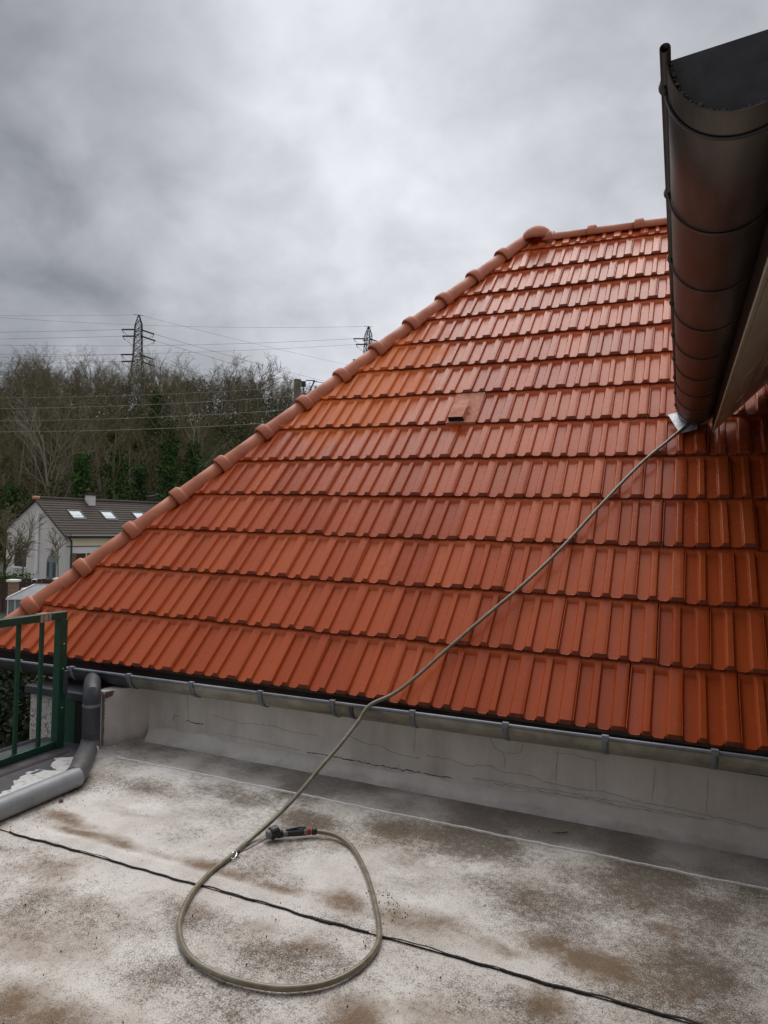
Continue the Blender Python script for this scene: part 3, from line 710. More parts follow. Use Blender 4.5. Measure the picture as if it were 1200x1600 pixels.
# ------------------------------------------------------------------ eave gutter
gut = thing('eave_gutter', 'long half round zinc gutter along the eave of the tiled roof', 'gutter', (-1.5, -.02, -.05))
def gz(x): return -.004 + .0095 * (x + 1.2) * 1.0 - .012
GR = .076; GY = -.026
def half_gutter(x0, x1, mt, r=GR, name='gutter_section', y0=GY, parent=gut):
    b = MB(); arc = (R(88), R(272))
    n = max(2, int((x1 - x0) / .3))
    pts = [(x0 + (x1 - x0) * i / n, y0, gz(x0 + (x1 - x0) * i / n)) for i in range(n + 1)]
    b.tube(pts, r, 26, arc=arc, up=(0, 0, 1), cap=False)
    return b.build(name, mt, parent, True, solid=.0025)
half_gutter(-2.68, -1.28, M_ZINC_DIRTY); half_gutter(-1.28, 1.0, M_ZINC_DIRTY, GR + .0022)
half_gutter(-4.25, -2.68, M_ZINC_DARK, GR + .0025)
for (x0, x1, mt) in ((-4.25, -2.68, M_ZINC_DARK), (-2.68, 1.0, M_ZINC_RIM)):
    b = MB(); b.tube([(x0, GY - GR - .003, gz(x0) + .006), ((x0 + x1) / 2, GY - GR - .003, gz((x0 + x1) / 2) + .006), (x1, GY - GR - .003, gz(x1) + .006)], .0085, 12); b.build('rolled_rim', mt if mt is M_ZINC_RIM else M_ZINC_RIM, gut, True)
def strap(x, big=.005):
    b = MB(); arc = (R(84), R(272)); z = gz(x)
    b.tube([(x - .013, GY, z), (x + .013, GY, z)], GR + big, 26, arc=arc, up=(0, 0, 1), cap=False)
    b.box((x - .013, GY - GR - .015, z - .004), (x + .013, GY - GR + .008, z + .018))
    b.build('bracket', M_ZINC_RIM, gut, True, solid=.003)
for x in (-4.02, -3.57, -3.13, -2.693, -2.249, -1.806, -1.38, -.953, -.505, -.075, .348, .79): strap(x)
b = MB(); b.tube([(-1.285, GY, gz(-1.28)), (-1.265, GY, gz(-1.28))], GR + .004, 24, arc=(R(88), R(272)), up=(0, 0, 1), cap=False); b.build('joint', M_ZINC_DARK, gut, True, solid=.002)
# fascia behind the gutter
fas = thing('fascia', 'dark sheet metal fascia behind the gutter under the lowest tiles', 'fascia', (-1.5, .06, -.05))
b = MB(); b.box((-4.15, .056, -.10), (.82, .078, .008)); b.box((-4.15, .02, -.012), (.82, .056, .004)); b.build('fascia_board', M_ZINC_DARK, fas)

# ------------------------------------------------------------------ neighbouring roof at the right
GX, GZ, GRR = CAM.x + .072, CAM.z + .750, .105
Y0, Y1 = -2.052, 1.455
ug = thing('upper_gutter', 'large dark brown half round gutter overhead seen from below at right', 'gutter', (GX, -.3, GZ))
b = MB(); b.tube([(GX, Y0 + (Y1 - Y0) * i / 12, GZ) for i in range(13)], GRR, 40, arc=(R(90), R(270)), up=(0, 0, 1), cap=False)
b.build('trough', M_ZINC_BROWN, ug, True, solid=.002)
b = MB(); b.tube([(GX - GRR - .003, Y0 - .024, GZ + .002), (GX - GRR - .003, Y1 - .08, GZ + .002)], .0078, 16, cap=False); b.build('rolled_rim', M_ZINC_BROWN, ug, True, solid=.0012)
# end cap with crimped edge
b = MB(); n = 30; c0 = []
for i in range(n + 1):
    a = math.pi * i / n; c0.append((GX - (GRR - .002) * math.cos(a), Y0 + .014, GZ - (GRR - .002) * math.sin(a)))
c0[-1] = (GX + GRR, Y0 + .014, GZ + .028); c0[0] = (GX - GRR + .002, Y0 + .014, GZ + .004)
b.prism(c0, (0, .004, 0)); b.build('end_cap', simple('slate_cap', (.045, .052, .062), (.075, .083, .097), 30, .6), ug)
b = MB(); n = 34
for i in range(n):
    a = math.pi * (i + .5) / n; rr = GRR - .0055 + .0012 * math.sin(i * 2.4)
    b.ball((GX - rr * math.cos(a), Y0 + .011 + .001 * math.sin(i * 1.7), GZ - rr * math.sin(a)), .0034 + .0016 * math.sin(i * 5.1) ** 2, nu=6, nv=4, sc=(1 + .5 * math.sin(i * 3.3), .8, 1 + .4 * math.sin(i * 7.7)))
b.build('solder_seam', simple('solder', (.05, .047, .05), (.13, .12, .12), 90, .55, .4), ug, True)
k = 0; y = -1.981
while y < 1.40:
    b = MB(); b.tube([(GX, y - .0035, GZ), (GX, y + .0035, GZ)], GRR + .0045, 36, arc=(R(84), R(270)), up=(0, 0, 1), cap=False)
    b.ball((GX - GRR - .006, y, GZ - .002), .0095, nu=8, nv=6, sc=(.8, 1.2, 1.3)); b.build('bracket', M_ZINC_DARK if k == 0 else M_ZINC_BROWN, ug, True, solid=.004)
    y += .399; k += 1
b = MB(); b.tube([(GX, 1.34, GZ), (GX, 1.455, GZ)], GRR + .0018, 24, arc=(R(100), R(165)), up=(0, 0, 1), cap=False); b.build('repair_patch', M_LEAD, ug, True, solid=.0015)

nb = thing('neighbouring_roof', 'underside of the beige boarded eave beside the overhead gutter', 'roof', (.8, -.3, GZ))
SX, SZ = CAM.x + .186, CAM.z + .623       # lower front edge of the soffit
SL = 1.09
def sof(x, y, d=0): return (x, y, SZ + (x - SX) * SL + d)
def vy(x, d=0): return 1.406 + (x - .429) / .97
# soffit planks running along the eave, mitred on the valley line
n = 6; wpl = .135
for i in range(n):
    xa = SX + i * wpl + .002; xb = SX + (i + 1) * wpl - .004
    b = MB(); b.prism([sof(xa, -2.05), sof(xb, -2.05), sof(xb, vy(xb) - .01), sof(xa, vy(xa) - .01)], (0, 0, .018)); b.build('soffit_board', M_BOARD, nb, bevel=.004)
b = MB(); b.prism([sof(SX - .020, -2.05, -.004), sof(SX - .002, -2.05, -.004), sof(SX - .002, 1.40, -.004), sof(SX - .020, 1.38, -.004)], (0, 0, .13)); b.build('fascia_board', M_BOARD, nb, bevel=.003)
b = MB(); b.box((GX + GRR - .004, -2.05, SZ - .012), (SX - .021, 1.41, GZ + .05)); b.build('gap_shade_board', M_DECK, nb)  # board closing the gap, its black colour stands in for shadow
for (xa, xb, ya, yb) in ((SX + .01, SX + .045, 1.05, 1.22), (SX + .075, SX + .115, .98, 1.04), (SX + .06, SX + .10, .20, .62), (SX + .17, SX + .22, .55, .98)):
    b = MB(); b.prism([sof(xa, ya, -.004), sof(xb, ya, -.004), sof(xb, yb, -.004), sof(xa + .015, yb, -.004)], (0, 0, .005)); b.build('panel_trim', M_BOARD, nb)
b = MB(); b.prism([sof(SX + .0, vy(SX) - .075, -.008), sof(SX + .5, vy(SX + .5) - .075, -.008), sof(SX + .5, vy(SX + .5) - .02, -.008), sof(SX, vy(SX) - .02, -.008)], (0, 0, .010)); b.build('edge_batten', M_BOARD, nb)
b = MB()
b.prism([sof(SX + .0, -2.04, .05), sof(2.35, -2.04, .05), sof(2.35, vy(2.35) - .02, .05), sof(SX, vy(SX) - .02, .05)], (0, 0, .08)); b.build('roof_deck', M_DECK, nb)
ROT2 = Matrix(((0, CT, -ST, 0), (-1, 0, 0, 0), (0, ST, CT, 0), (0, 0, 0, 1)))
# its tiles: eave towards -X, columns running along Y
for j in range(3):
    for c in range(16):
        yy = -2.02 + c * W + (W / 2 if j % 2 else 0) + W
        xx = GX + .060 + j * G * CT; zz = GZ + .075 + j * G * ST
        if yy > vy(xx) - .02: continue
        o = bpy.data.objects.new('tile', TILE); COL.objects.link(o); o.parent = nb
        o.matrix_local = Matrix.Translation(Vector((xx, yy, zz)) - nb.location) @ ROT2
b = MB(); b.tube([(GX + .15, -2.07, GZ + .10), (GX + .5, -2.07, GZ + .10 + .35 * TT)], .045, 16); b.build('verge_tile', M_TILE, nb, True)

nw = thing('side_wall', 'shaded render wall of the neighbouring house along the right of the terrace, with unseen walls added to block light', 'wall', (.9, -1.5, ZF))
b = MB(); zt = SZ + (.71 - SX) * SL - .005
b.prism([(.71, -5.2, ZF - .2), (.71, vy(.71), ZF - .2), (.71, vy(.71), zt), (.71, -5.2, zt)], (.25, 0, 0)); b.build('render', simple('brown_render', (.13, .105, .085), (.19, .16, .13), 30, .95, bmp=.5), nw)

b = MB(); b.prism([(.72, -5.2, 1.5), (.72, -2.25, 1.5), (.72, -2.25, 3.9), (.72, -5.2, 3.9)], (.25, 0, 0)); b.build('added_upper_wall', bpy.data.materials['brown_render'], nw)  # unseen, added as a tall blocker to darken the right side
b = MB(); b.box((-2.7, -4.75, ZF - .2), (.97, -4.5, 3.9)); b.build('rear_wall', bpy.data.materials['brown_render'], nw)  # unseen wall added to cut sky light on tile fronts and floor
# bright flashing under the end of the gutter
b = MB()
pts = [roofp(.118, 2.175, .034), roofp(.19, 1.985, .038), roofp(.285, 2.02, .040), roofp(.30, 2.10, .05), roofp(.24, 2.20, .055), roofp(.18, 2.19, .040)]
b.prism(pts, (0, -.001, .0022)); tag(b.build('lead_flashing', M_LEAD, None, bevel=.0006), 'small bright bent metal flashing under the end of the overhead gutter', 'flashing')

# ------------------------------------------------------------------ the hose
def catmull(P, n=6):
    P = [Vector(p) for p in P]; Q = [P[0] * 2 - P[1]] + P + [P[-1] * 2 - P[-2]]; out = []
    for i in range(1, len(Q) - 2):
        for k in range(n):
            t = k / n; a, b_, c, d = Q[i - 1], Q[i], Q[i + 1], Q[i + 2]
            out.append(.5 * ((2 * b_) + (c - a) * t + (2 * a - 5 * b_ + 4 * c - d) * t * t + (3 * b_ - a - 3 * c + d) * t ** 3))
    out.append(P[-1]); return out
HR = .0092
up_pts = [(.262, 1.40, 1.585), (.235, 1.370, 1.545), (.13, 1.270, 1.435), (-.023, 1.120, 1.276), (-.213, .893, 1.030), (-.388, .667, .788), (-.557, .480, .588), (-.723, .325, .420), (-.88, .172, .256), (-.992, .055, .133), (-1.082, -.025, .052), (-1.176, -.108, -.000)]
air = [(-1.206, -.175, -.068), (-1.239, -.30, -.150), (-1.276, -.416, -.223), (-1.310, -.525, -.296), (-1.343, -.628, -.353), (-1.369, -.711, -.390)]
zc = ZF + .0098
lp = [(-1.390, -.800), (-1.380, -.946), (-1.376, -1.067), (-1.345, -1.216), (-1.288, -1.343), (-1.235, -1.417), (-1.153, -1.488), (-1.055, -1.529), (-.933, -1.537), (-.801, -1.51), (-.698, -1.437), (-.646, -1.333), (-.638, -1.216), (-.678, -1.109), (-.766, -.957), (-.867, -.806), (-.989, -.665), (-1.090, -.612), (-1.180, -.628)]
lz = [.004] + [.0] * 15 + [.003, .010, .016]
def m_hose(t, p, tc, pos):
    n = t.noise(pos, 24, 4, .6)
    t.put(p.inputs['Base Color'], t.mix(t.ramp(t.noise(pos, 60, 5, .7), [(.60, 0.0), (.68, .6)]), t.ramp(n, [(.3, (.15, .128, .082)), (.7, (.26, .225, .155))]), (.46, .43, .36)))
    t.put(p.inputs['Roughness'], t.math('ADD', .22, t.math('MULTIPLY', n, .25))); p.inputs['Coat Weight'].default_value = .3
    bump(t, p, t.noise(pos, 300, 2), .1, .001)
M_HOSE = mat('olive_hose', m_hose)
allp = up_pts + air + [(x, y, zc + z) for (x, y), z in zip(lp, lz)]
hose = thing('garden_hose', 'olive brown garden hose hanging over the tiles and looped on the terrace', 'hose', (-1.0, -1.0, ZF))
b = MB(); b.tube(catmull(allp, 7), HR, 14); b.build('hose_tube', M_HOSE, hose, True)
# faint woven stripe bands on the hose
gunM = simple('black_plastic', (.012, .013, .015), (.025, .026, .03), 30, .42, bmp=.05)
gunG = simple('grey_plastic_rubber', (.14, .155, .165), (.2, .21, .22), 30, .5, bmp=.05)
gunO = simple('orange_plastic', (.50, .11, .035), (.6, .15, .05), 30, .4)
gun = thing('spray_gun', 'black and grey garden spray gun with orange rings lying on the terrace', 'spray gun', (-1.27, -.70, ZF))
e0 = Vector((-1.176, -.628, zc + .017)); e1 = Vector((-1.330, -.742, zc + .016)); ax = (e1 - e0).normalized()
def seg(a, c, ra, rc, name, m, n=16, extra=None):
    b = MB(); p0 = e0 + ax * a; p1 = e0 + ax * c; dd = .002
    b.tube([p0, p0 + ax * dd, p1 - ax * dd, p1], [ra * .88, ra, rc, rc * .88], n)
    if extra: extra(b)
    return b.build(name, m, gun, True)
seg(-.004, .016, .0150, .0150, 'hose_connector', gunM)
seg(.017, .022, .0135, .0135, 'ring', gunO); seg(.022, .034, .0140, .0145, 'swivel', simple('rust_red_plastic', (.16, .03, .015), (.25, .05, .03), 30, .45)); seg(.034, .038, .0142, .0142, 'ring', gunO)
seg(.039, .050, .0155, .0155, 'grey_band', gunG)
seg(.050, .118, .0145, .0135, 'handle', gunM)
seg(.116, .138, .0130, .0110, 'neck', gunG)
seg(.136, .160, .0145, .0170, 'collar', gunM)
side = Vector((-ax.y, ax.x, 0))
b = MB(); b.tube([e0 + ax * .040 + Vector((0, 0, .017)), e0 + ax * .062 + Vector((0, 0, .022)) - side * 0, e0 + ax * .095 + Vector((0, 0, .018)), e0 + ax * .125 + Vector((0, 0, .013))], [.003, .0045, .005, .004], 8); b.build('trigger', gunM, gun, True)
hd = e0 + ax * .170 + Vector((.0, .0, .010)); hdir = Vector((-.45, -.85, -.12)).normalized()
b = MB(); b.tube([hd - hdir * .016, hd - hdir * .014, hd + hdir * .018, hd + hdir * .022], [.018, .0235, .0255, .021], 12); b.build('head', gunM, gun, True)
b = MB(); b.tube([hd + hdir * .0225, hd + hdir * .034, hd + hdir * .038], [.0185, .0165, .011], 14); b.build('nozzle_dial', gunG, gun, True)
lan = thing('lanyard', 'thin cord with silver snap hook between spray gun and hose', 'snap hook', (-1.37, -.93, ZF))
b = MB(); b.tube(catmull([hd + hdir * .036 + Vector((0, 0, -.012)), (-1.352, -.86, zc + .004), (-1.366, -.905, zc + .004)], 5), .0022, 8); b.build('cord', simple('grey_cord', (.06, .055, .05), (.11, .1, .09), 60, .6), lan, True)
chrome = simple('chrome', (.55, .55, .57), (.7, .7, .72), 40, .16, 1.0, 0)
hk = Vector((-1.372, -.93, zc + .004)); b = MB(); ring = []
for i in range(19):
    a = 2 * math.pi * i / 18; ring.append(hk + Vector((math.cos(a) * .010 - math.sin(a) * .006, math.sin(a) * .019, .006 * math.sin(a))))
b.tube(ring, .0034, 8, cap=False); b.build('hook', chrome, lan, True)
b = MB(); b.ball(hk + Vector((.004, .024, .002)), .0075, nu=10, nv=6); b.build('swivel_knob', gunM, lan, True)

# ------------------------------------------------------------------ background: trees
M_BARK = simple('grey_bark', (.13, .115, .085), (.24, .22, .17), 1.2, .9)
M_BARKPALE = simple('pale_bark', (.20, .18, .13), (.31, .28, .215), 1.2, .9)
M_TWIG = simple('brown_twigs', (.10, .084, .042), (.18, .150, .080), .25, .95)
def m_leaf(c1, c2, c3):
    def f(t, p, tc, pos):
        n = t.noise(pos, 1.1, 5, .7); n2 = t.noise(pos, 9, 2)
        c = t.mix(n2, t.ramp(n, [(.35, c1), (.55, c2), (.75, c3)]), tuple(x * .5 for x in c1))
        t.put(p.inputs['Base Color'], c); p.inputs['Roughness'].default_value = .8; p.inputs['Specular IOR Level'].default_value = .15
    return f
M_IVY = mat('ivy_leaves', m_leaf((.055, .115, .028), (.09, .165, .042), (.14, .22, .065)))
M_OLIVE = mat('olive_scrub', m_leaf((.070, .088, .026), (.12, .130, .042), (.19, .170, .065)))
M_MISTLE = mat('mistletoe_leaves', m_leaf((.10, .085, .02), (.15, .13, .03), (.2, .17, .04)))
def prisms(P0, P1, R0, R1, n=3):
    """many tapered prisms as one array pair"""
    T = P1 - P0; L = np.linalg.norm(T, axis=1, keepdims=True) + 1e-9; T = T / L
    ref = np.where(np.abs(T[:, 2:3]) < .9, np.array([[0, 0, 1.]]), np.array([[1., 0, 0]])); U = np.cross(T, ref); U /= np.linalg.norm(U, axis=1, keepdims=True); Wv = np.cross(T, U)
    a = 2 * np.pi * np.arange(n) / n; off = U[:, None] * np.cos(a)[None, :, None] + Wv[:, None] * np.sin(a)[None, :, None]
    V = np.concatenate([P0[:, None] + off * R0[:, None, None], P1[:, None] + off * R1[:, None, None]], 1).reshape(-1, 3)
    N = len(P0); i = np.arange(n); j = (i + 1) % n; q = np.stack([i, j, j + n, i + n], -1); F = (q[None] + (np.arange(N) * 2 * n)[:, None, None]).reshape(-1, 4)
    return V, F
def grow(H, seed, kids=(8, 6, 5, 4), spread=.75, trunk_r=None, low=.3, lean=.0, forks=False):
    """bare deciduous tree: returns (trunk segments, crown segments)"""
    r = random.Random(seed); tr = trunk_r or H * .016; trunk, crown = [], []
    def branch(p, d, L, rad, lev):
        segs = 4 if lev == 0 else (3 if lev == 1 else 2); pts = [p]; dirs = [d]
        for s in range(segs):
            d = (d + Vector((r.gauss(0, 1), r.gauss(0, 1), r.gauss(0, .5) + .25 * (lev > 0))) * (.05 if lev == 0 else .11)).normalized()
            q = pts[-1] + d * (L / segs); ra = rad * (1 - .75 * s / segs); rb = rad * (1 - .75 * (s + 1) / segs)
            (trunk if lev <= (1 if forks else 0) else crown).append((pts[-1], q, ra, rb)); pts.append(q); dirs.append(d)
        if lev >= len(kids): return
        n = kids[lev]
        for k in range(n):
            t = (low if lev == 0 else .22) + (1 - (low if lev == 0 else .22)) * (k + r.random()) / n; t = min(t, .999)
            i = int(t * segs); p0 = pts[i].lerp(pts[i + 1], t * segs - i); dd = dirs[i + 1]
            a = r.random() * 6.283; ref = Vector((math.cos(a), math.sin(a), 0)); side = (ref - ref.dot(dd) * dd).normalized()
            sp = spread * r.uniform(.6, 1.15); nd = (dd * math.cos(sp) + side * math.sin(sp)).normalized()
            if lev == 0: nd = (nd + Vector((0, 0, .35))).normalized()
            branch(p0, nd, L * (.55 if lev == 0 else .5) * r.uniform(.7, 1.15) * (1.25 - .6 * t if lev == 0 else 1), rad * (.5 if lev == 0 else .5) * (1.15 - .5 * t), lev + 1)
    branch(Vector((0, 0, 0)), Vector((lean, 0, 1)).normalized(), H, tr, 0)
    def arr(S, rmin):
        P0 = np.array([tuple(s[0]) for s in S]); P1 = np.array([tuple(s[1]) for s in S]); A_ = np.maximum([s[2] for s in S], rmin); B_ = np.maximum([s[3] for s in S], rmin * .8)
        return P0, P1, A_, B_
    return arr(trunk, .03), arr(crown, .012)
def leaves(C, S, size, r_):
    """leaf sized quads: centres C (n,3), scatter S"""
    n = len(C); C = C + r_.normal(0, 1, (n, 3)) * S
    a = r_.normal(0, 1, (n, 3)); a /= np.linalg.norm(a, axis=1, keepdims=True); c = r_.normal(0, 1, (n, 3)); c = np.cross(a, c); c /= np.linalg.norm(c, axis=1, keepdims=True)
    s = size * r_.uniform(.5, 1.2, (n, 1)); a *= s; c *= s * .7
    V = np.stack([C - a, C - c * .9, C + a, C + c * .9], 1).reshape(-1, 3); F = np.arange(4 * n).reshape(n, 4); return V, F
PROTO = []
for s_ in range(6):
    H = 10 + (s_ % 3); (tk, cr) = grow(H, 100 + s_, (9, 6, 5, 4) if s_ % 2 else (8, 7, 5, 4), .8, None, .28)
    tv, tf = prisms(*tk, n=6); cv, cf = prisms(*cr, n=3)
    PROTO.append((tv, tf, cv, cf))
# near pale forked tree and thin ones, each a thing
def tree_thing(name, label, base, seed, H, mt_t, mt_c, kids=(8, 6, 5, 4), spread=.7, low=.3, tr=None, group=None, forks=False, meshes=None):
    t = thing(name, label, 'tree', base, group)
    if meshes is None:
        (tk, cr) = grow(H, seed, kids, spread, tr, low, forks=forks); tv, tf = prisms(*tk, n=7); cv, cf = prisms(*cr, n=3)
        meshes = (fast_mesh('trunk', tv, tf, mt_t), fast_mesh('crown', cv, cf, mt_c))
    a = bpy.data.objects.new('trunk', meshes[0]); c = bpy.data.objects.new('crown', meshes[1])
    for o in (a, c): COL.objects.link(o); o.parent = t
    return t, meshes
def lat(px, dep): return (px - 600) / FOC * dep
def tb_(px, dep, dz=-.3):
    l = lat(px, dep); v = site(l, dep); v.z += dz; return v
tree_thing('bare_tree', 'pale forked bare tree standing just above the ridge of the white house', tb_(86, 70), 5, 11.5, M_BARKPALE, M_BARKPALE, (8, 6, 5, 3), .5, .12, .22, forks=True)
tree_thing('bare_tree', 'slim pale bare tree at the far left of the wooded slope', tb_(27, 74), 9, 12.5, M_BARKPALE, M_TWIG, (9, 6, 5, 3), .45, .25, .16)
tree_thing('bare_tree', 'tall thin bare tree left of the pale forked tree', tb_(50, 72), 14, 12, M_BARK, M_TWIG, (9, 6, 5, 3), .5, .25, .14)
tree_thing('bare_tree', 'bare tree leaning beside the ivy column right of the pylon', tb_(292, 78), 21, 12, M_BARKPALE, M_TWIG, (8, 6, 5, 3), .6, .2, .19, forks=True)
tree_thing('bare_tree', 'slender bare tree between two ivy clad trunks above the skylights', tb_(160, 76), 33, 12, M_BARK, M_TWIG, (8, 6, 5, 3), .6, .25, .14)
tree_thing('bare_tree', 'tall bare tree on the wood edge nearest the wooden utility pole', tb_(400, 96), 44, 9.5, M_BARK, M_TWIG, (9, 7, 5, 4), .7, .3, .17)
# ivy clad trunks
def ivy_tree(px, dep, H, wd, seed, label):
    t = thing('ivy_clad_tree', label, 'tree', tb_(px, dep), 'trees wrapped in ivy on the slope')
    (tk, cr) = grow(H, seed, (7, 6, 4), .6, .2, .4); tv, tf = prisms(*tk, n=6); cv, cf = prisms(*cr, n=3)
    r_ = np.random.default_rng(seed); n = int(1500 * H / 8); hh = r_.beta(1.25, 1.15, n) * H * .88
    prof = wd * (.6 + .5 * np.sin(hh * 1.3 + seed) ** 2) * (1.1 - .7 * hh / H); a = r_.random(n) * 6.283; rr = prof * np.sqrt(r_.random(n))
    lv, lf = leaves(np.stack([rr * np.cos(a), rr * np.sin(a), hh], -1), .18, .20, r_)
    for nm, me in (('trunk', fast_mesh('trunk', tv, tf, M_BARK)), ('crown', fast_mesh('crown', cv, cf, M_TWIG)), ('ivy', fast_mesh('ivy', lv, lf, M_IVY))):
        o = bpy.data.objects.new(nm, me); COL.objects.link(o); o.parent = t
for a in ((125, 66, 11.5, 1.5, 61, 'ivy clad trunk rising directly behind the house chimney'), (181, 66, 12, 1.6, 62, 'ivy clad trunk behind the second skylight of the white house'),
          (262, 70, 15, 1.5, 63, 'tallest dark ivy column on the slope right of the white house'), (238, 92, 10, 1.6, 64, 'ivy covered tree just right of the left pylon foot'), (60, 68, 6, 1.6, 65, 'bushy ivy trunk left of the house gable'), (300, 72, 12, 1.5, 66, 'ivy clad trunk close to the clay hip caps'),
          (215, 72, 9, 1.3, 67, 'short ivy clad trunk right of the house chimney'), (18, 70, 7, 1.8, 68, 'ivy clad stump at the left end of the wood')): ivy_tree(*a)
# mistletoe balls
for (px, py, dep, r0, lb) in ((290, 603, 104, .9, 'yellow green mistletoe ball high in the bare trees right of the pylon'), (177, 683, 80, 1.1, 'yellowish mistletoe clump half way down the slope'), (215, 695, 82, .9, 'mustard mistletoe clump right of the first on the slope'), (106, 642, 92, .7, 'small yellowish mistletoe clump near the slope crest')):
    r_ = np.random.default_rng(px); V_, F_ = leaves(np.zeros((620, 3)) + np.array(at(px, py, dep)), r0 * .30, .17, r_)
    tag(link('mistletoe', fast_mesh('mistletoe', V_, F_, M_MISTLE)), lb, 'mistletoe', 'mistletoe in the bare trees')
# the wood as one mass
def woodland():
    TV, TF, CV, CF = [], [], [], []; nt = nc = 0; r_ = np.random.default_rng(3)
    rows = [(112, 56, .64), (118, 60, .68), (106, 40, .64), (98, 32, .70), (90, 24, .66), (82, 18, .62), (74, 12, .6)]
    for dep, n, sc in rows:
        lo, hi = -.66 * dep, .06 * dep
        for i in range(n):
            la = lo + (hi - lo) * (i + r_.random()) / n; d = dep + r_.uniform(-3, 3); s = sc * r_.uniform(.68, 1.12) * (1.0 if la < -.20 * d else (.9 if la < -.135 * d else .62)); an = r_.random() * 6.283
            tv, tf, cv, cf = PROTO[r_.integers(len(PROTO))]; ca, sa = math.cos(an) * s, math.sin(an) * s
            M_ = np.array([[ca, -sa, 0], [sa, ca, 0], [0, 0, s]]); b0 = np.array(site(la, d)) - (0, 0, .3)
            TV.append(tv @ M_.T + b0); TF.append(tf + nt); nt += len(tv); CV.append(cv @ M_.T + b0); CF.append(cf + nc); nc += len(cv)
    V = np.concatenate(TV + CV); F = np.concatenate(TF + [f + nt for f in CF]); me = fast_mesh('woodland', V, F, M_TWIG); me.materials.append(M_BARK)
    mi = np.ones(len(F), np.int32); mi[sum(len(f) for f in TF):] = 0; me.polygons.foreach_set('material_index', mi)
    tag(link('woodland', me), 'bare winter woodland massed along the hillside behind the white house', 'woodland', kind='stuff')
    # undergrowth: scrub leaves hugging the slope
    n = 75000; d = r_.uniform(62, 116, n); la = r_.uniform(-.68, .05, n) * d
    base = np.array([ground_z(a_, b_) for a_, b_ in zip(la, d)])
    hump = (np.sin(la * .55 + 1.3 * np.sin(d * .21)) * np.sin(d * .37 + 1.1 * np.sin(la * .3)) + 1) * .5
    z = base + r_.random(n) ** 1.25 * (2.0 + 5.2 * hump)
    lv, lf = leaves(site_np(la, d, z), .25, .21, r_)
    me = fast_mesh('undergrowth', lv, lf, M_OLIVE); tag(link('undergrowth', me), 'dark olive brown undergrowth covering the wooded slope', 'undergrowth', kind='stuff')
    # brown brushwood
    n = 16000; d = r_.uniform(64, 114, n); la = r_.uniform(-.68, .05, n) * d; z = np.array([ground_z(a_, b_) for a_, b_ in zip(la, d)]) + r_.random(n) * 3.2
    P0 = site_np(la, d, z); dr = r_.normal(0, 1, (n, 3)); dr[:, 2] = np.abs(dr[:, 2]) + .4; dr /= np.linalg.norm(dr, axis=1, keepdims=True)
    V_, F_ = prisms(P0, P0 + dr * r_.uniform(.8, 2.6, (n, 1)), np.full(n, .028), np.full(n, .012))
    tag(link('brushwood', fast_mesh('brushwood', V_, F_, M_TWIG)), 'tangle of thin brown brushwood between the trees of the slope', 'brushwood', kind='stuff')
woodland()

# dark evergreen hedge below the parapet at the far left
def hedge():
    r_ = np.random.default_rng(8); n = 26000; d = r_.uniform(5.5, 15, n); la = -.30 * d - r_.random(n) * .42 * d
    z = -3.45 + r_.random(n) ** .6 * (1.1 + .7 * np.sin(la * 1.3) * np.sin(d * 1.1) + .5 * np.clip(d - 6, 0, 2) * .5)
    lv, lf = leaves(site_np(la, d, z), .07, .055, r_); tag(link('hedge', fast_mesh('hedge', lv, lf, mat('hedge_leaves', m_leaf((.012, .018, .007), (.022, .032, .012), (.04, .048, .02))))), 'dark evergreen hedge in the garden below the parapet', 'hedge', kind='stuff')
hedge()

# ------------------------------------------------------------------ background: the white house
HA = site(-20.57, 45, -3.45); gd = (FR * -.85 + FF * .53).normalized(); ld = (FR * .6 + FF * .8).normalized(); UP = Vector((0, 0, 1))
house = thing('white_house', 'white gabled house with brown tiled roof and three skylights below the wood', 'house', HA)
def HP(g, l, z): return HA + gd * g + ld * l + Vector((0, 0, z + 3.45))
LEN = 15.5; ZE, ZRG, ZL = -.43, 1.92, -.05; GA, GW = 3.28, 6.75
M_HWHITE = simple('off_white_render', (.64, .61, .57), (.75, .72, .68), .8, .9, bmp=.2)
M_HCREAM = simple('cream_render', (.90, .79, .52), (.93, .84, .60), .8, .9)
M_HLOW = simple('white_render', (.86, .85, .82), (.90, .89, .87), .8, .9)
def m_brownroof(t, p, tc, pos):
    n = t.noise(pos, 1.3, 6, .7); n2 = t.noise(pos, 14, 3, .6)
    t.put(p.inputs['Base Color'], t.mix(n2, t.ramp(n, [(.3, (.066, .048, .039)), (.7, (.120, .094, .078))]), (.05, .038, .031)))
    p.inputs['Roughness'].default_value = .9; bump(t, p, n2, .5, .02)
M_HROOF = mat('brown_roof_tiles', m_brownroof)
b = MB(); b.prism([HP(0, 0, -3.6), HP(0, 0, ZE), HP(GA, 0, ZRG), HP(GW, 0, ZL), HP(GW, 0, -3.6)], ld * .25); b.build('gable_wall', M_HWHITE, house)
b = MB(); b.obox(HP(.0, .25, -3.6), gd * .25, ld * (LEN - .3), (0, 0, 3.6 + ZE - .72)); b.build('front_wall', M_HLOW, house)
b = MB(); b.obox(HP(.02, .25, ZE - .70), gd * .25, ld * (LEN - .3), (0, 0, .70)); b.build('upper_front_wall', M_HCREAM, house)
b = MB(); b.obox(HP(-.04, .1, ZE - .76), gd * .2, ld * (LEN - .2), (0, 0, .06)); b.build('cornice_band', simple('brown_band', (.16, .12, .08), (.22, .17, .12), 2, .8), house)
b = MB(); b.prism([HP(GW, 0.26, -3.6), HP(GW, .26, ZL), HP(GW - .2, .26, ZL), HP(GW - .2, .26, -3.6)], ld * (LEN - .4)); b.build('rear_wall', M_HLOW, house)
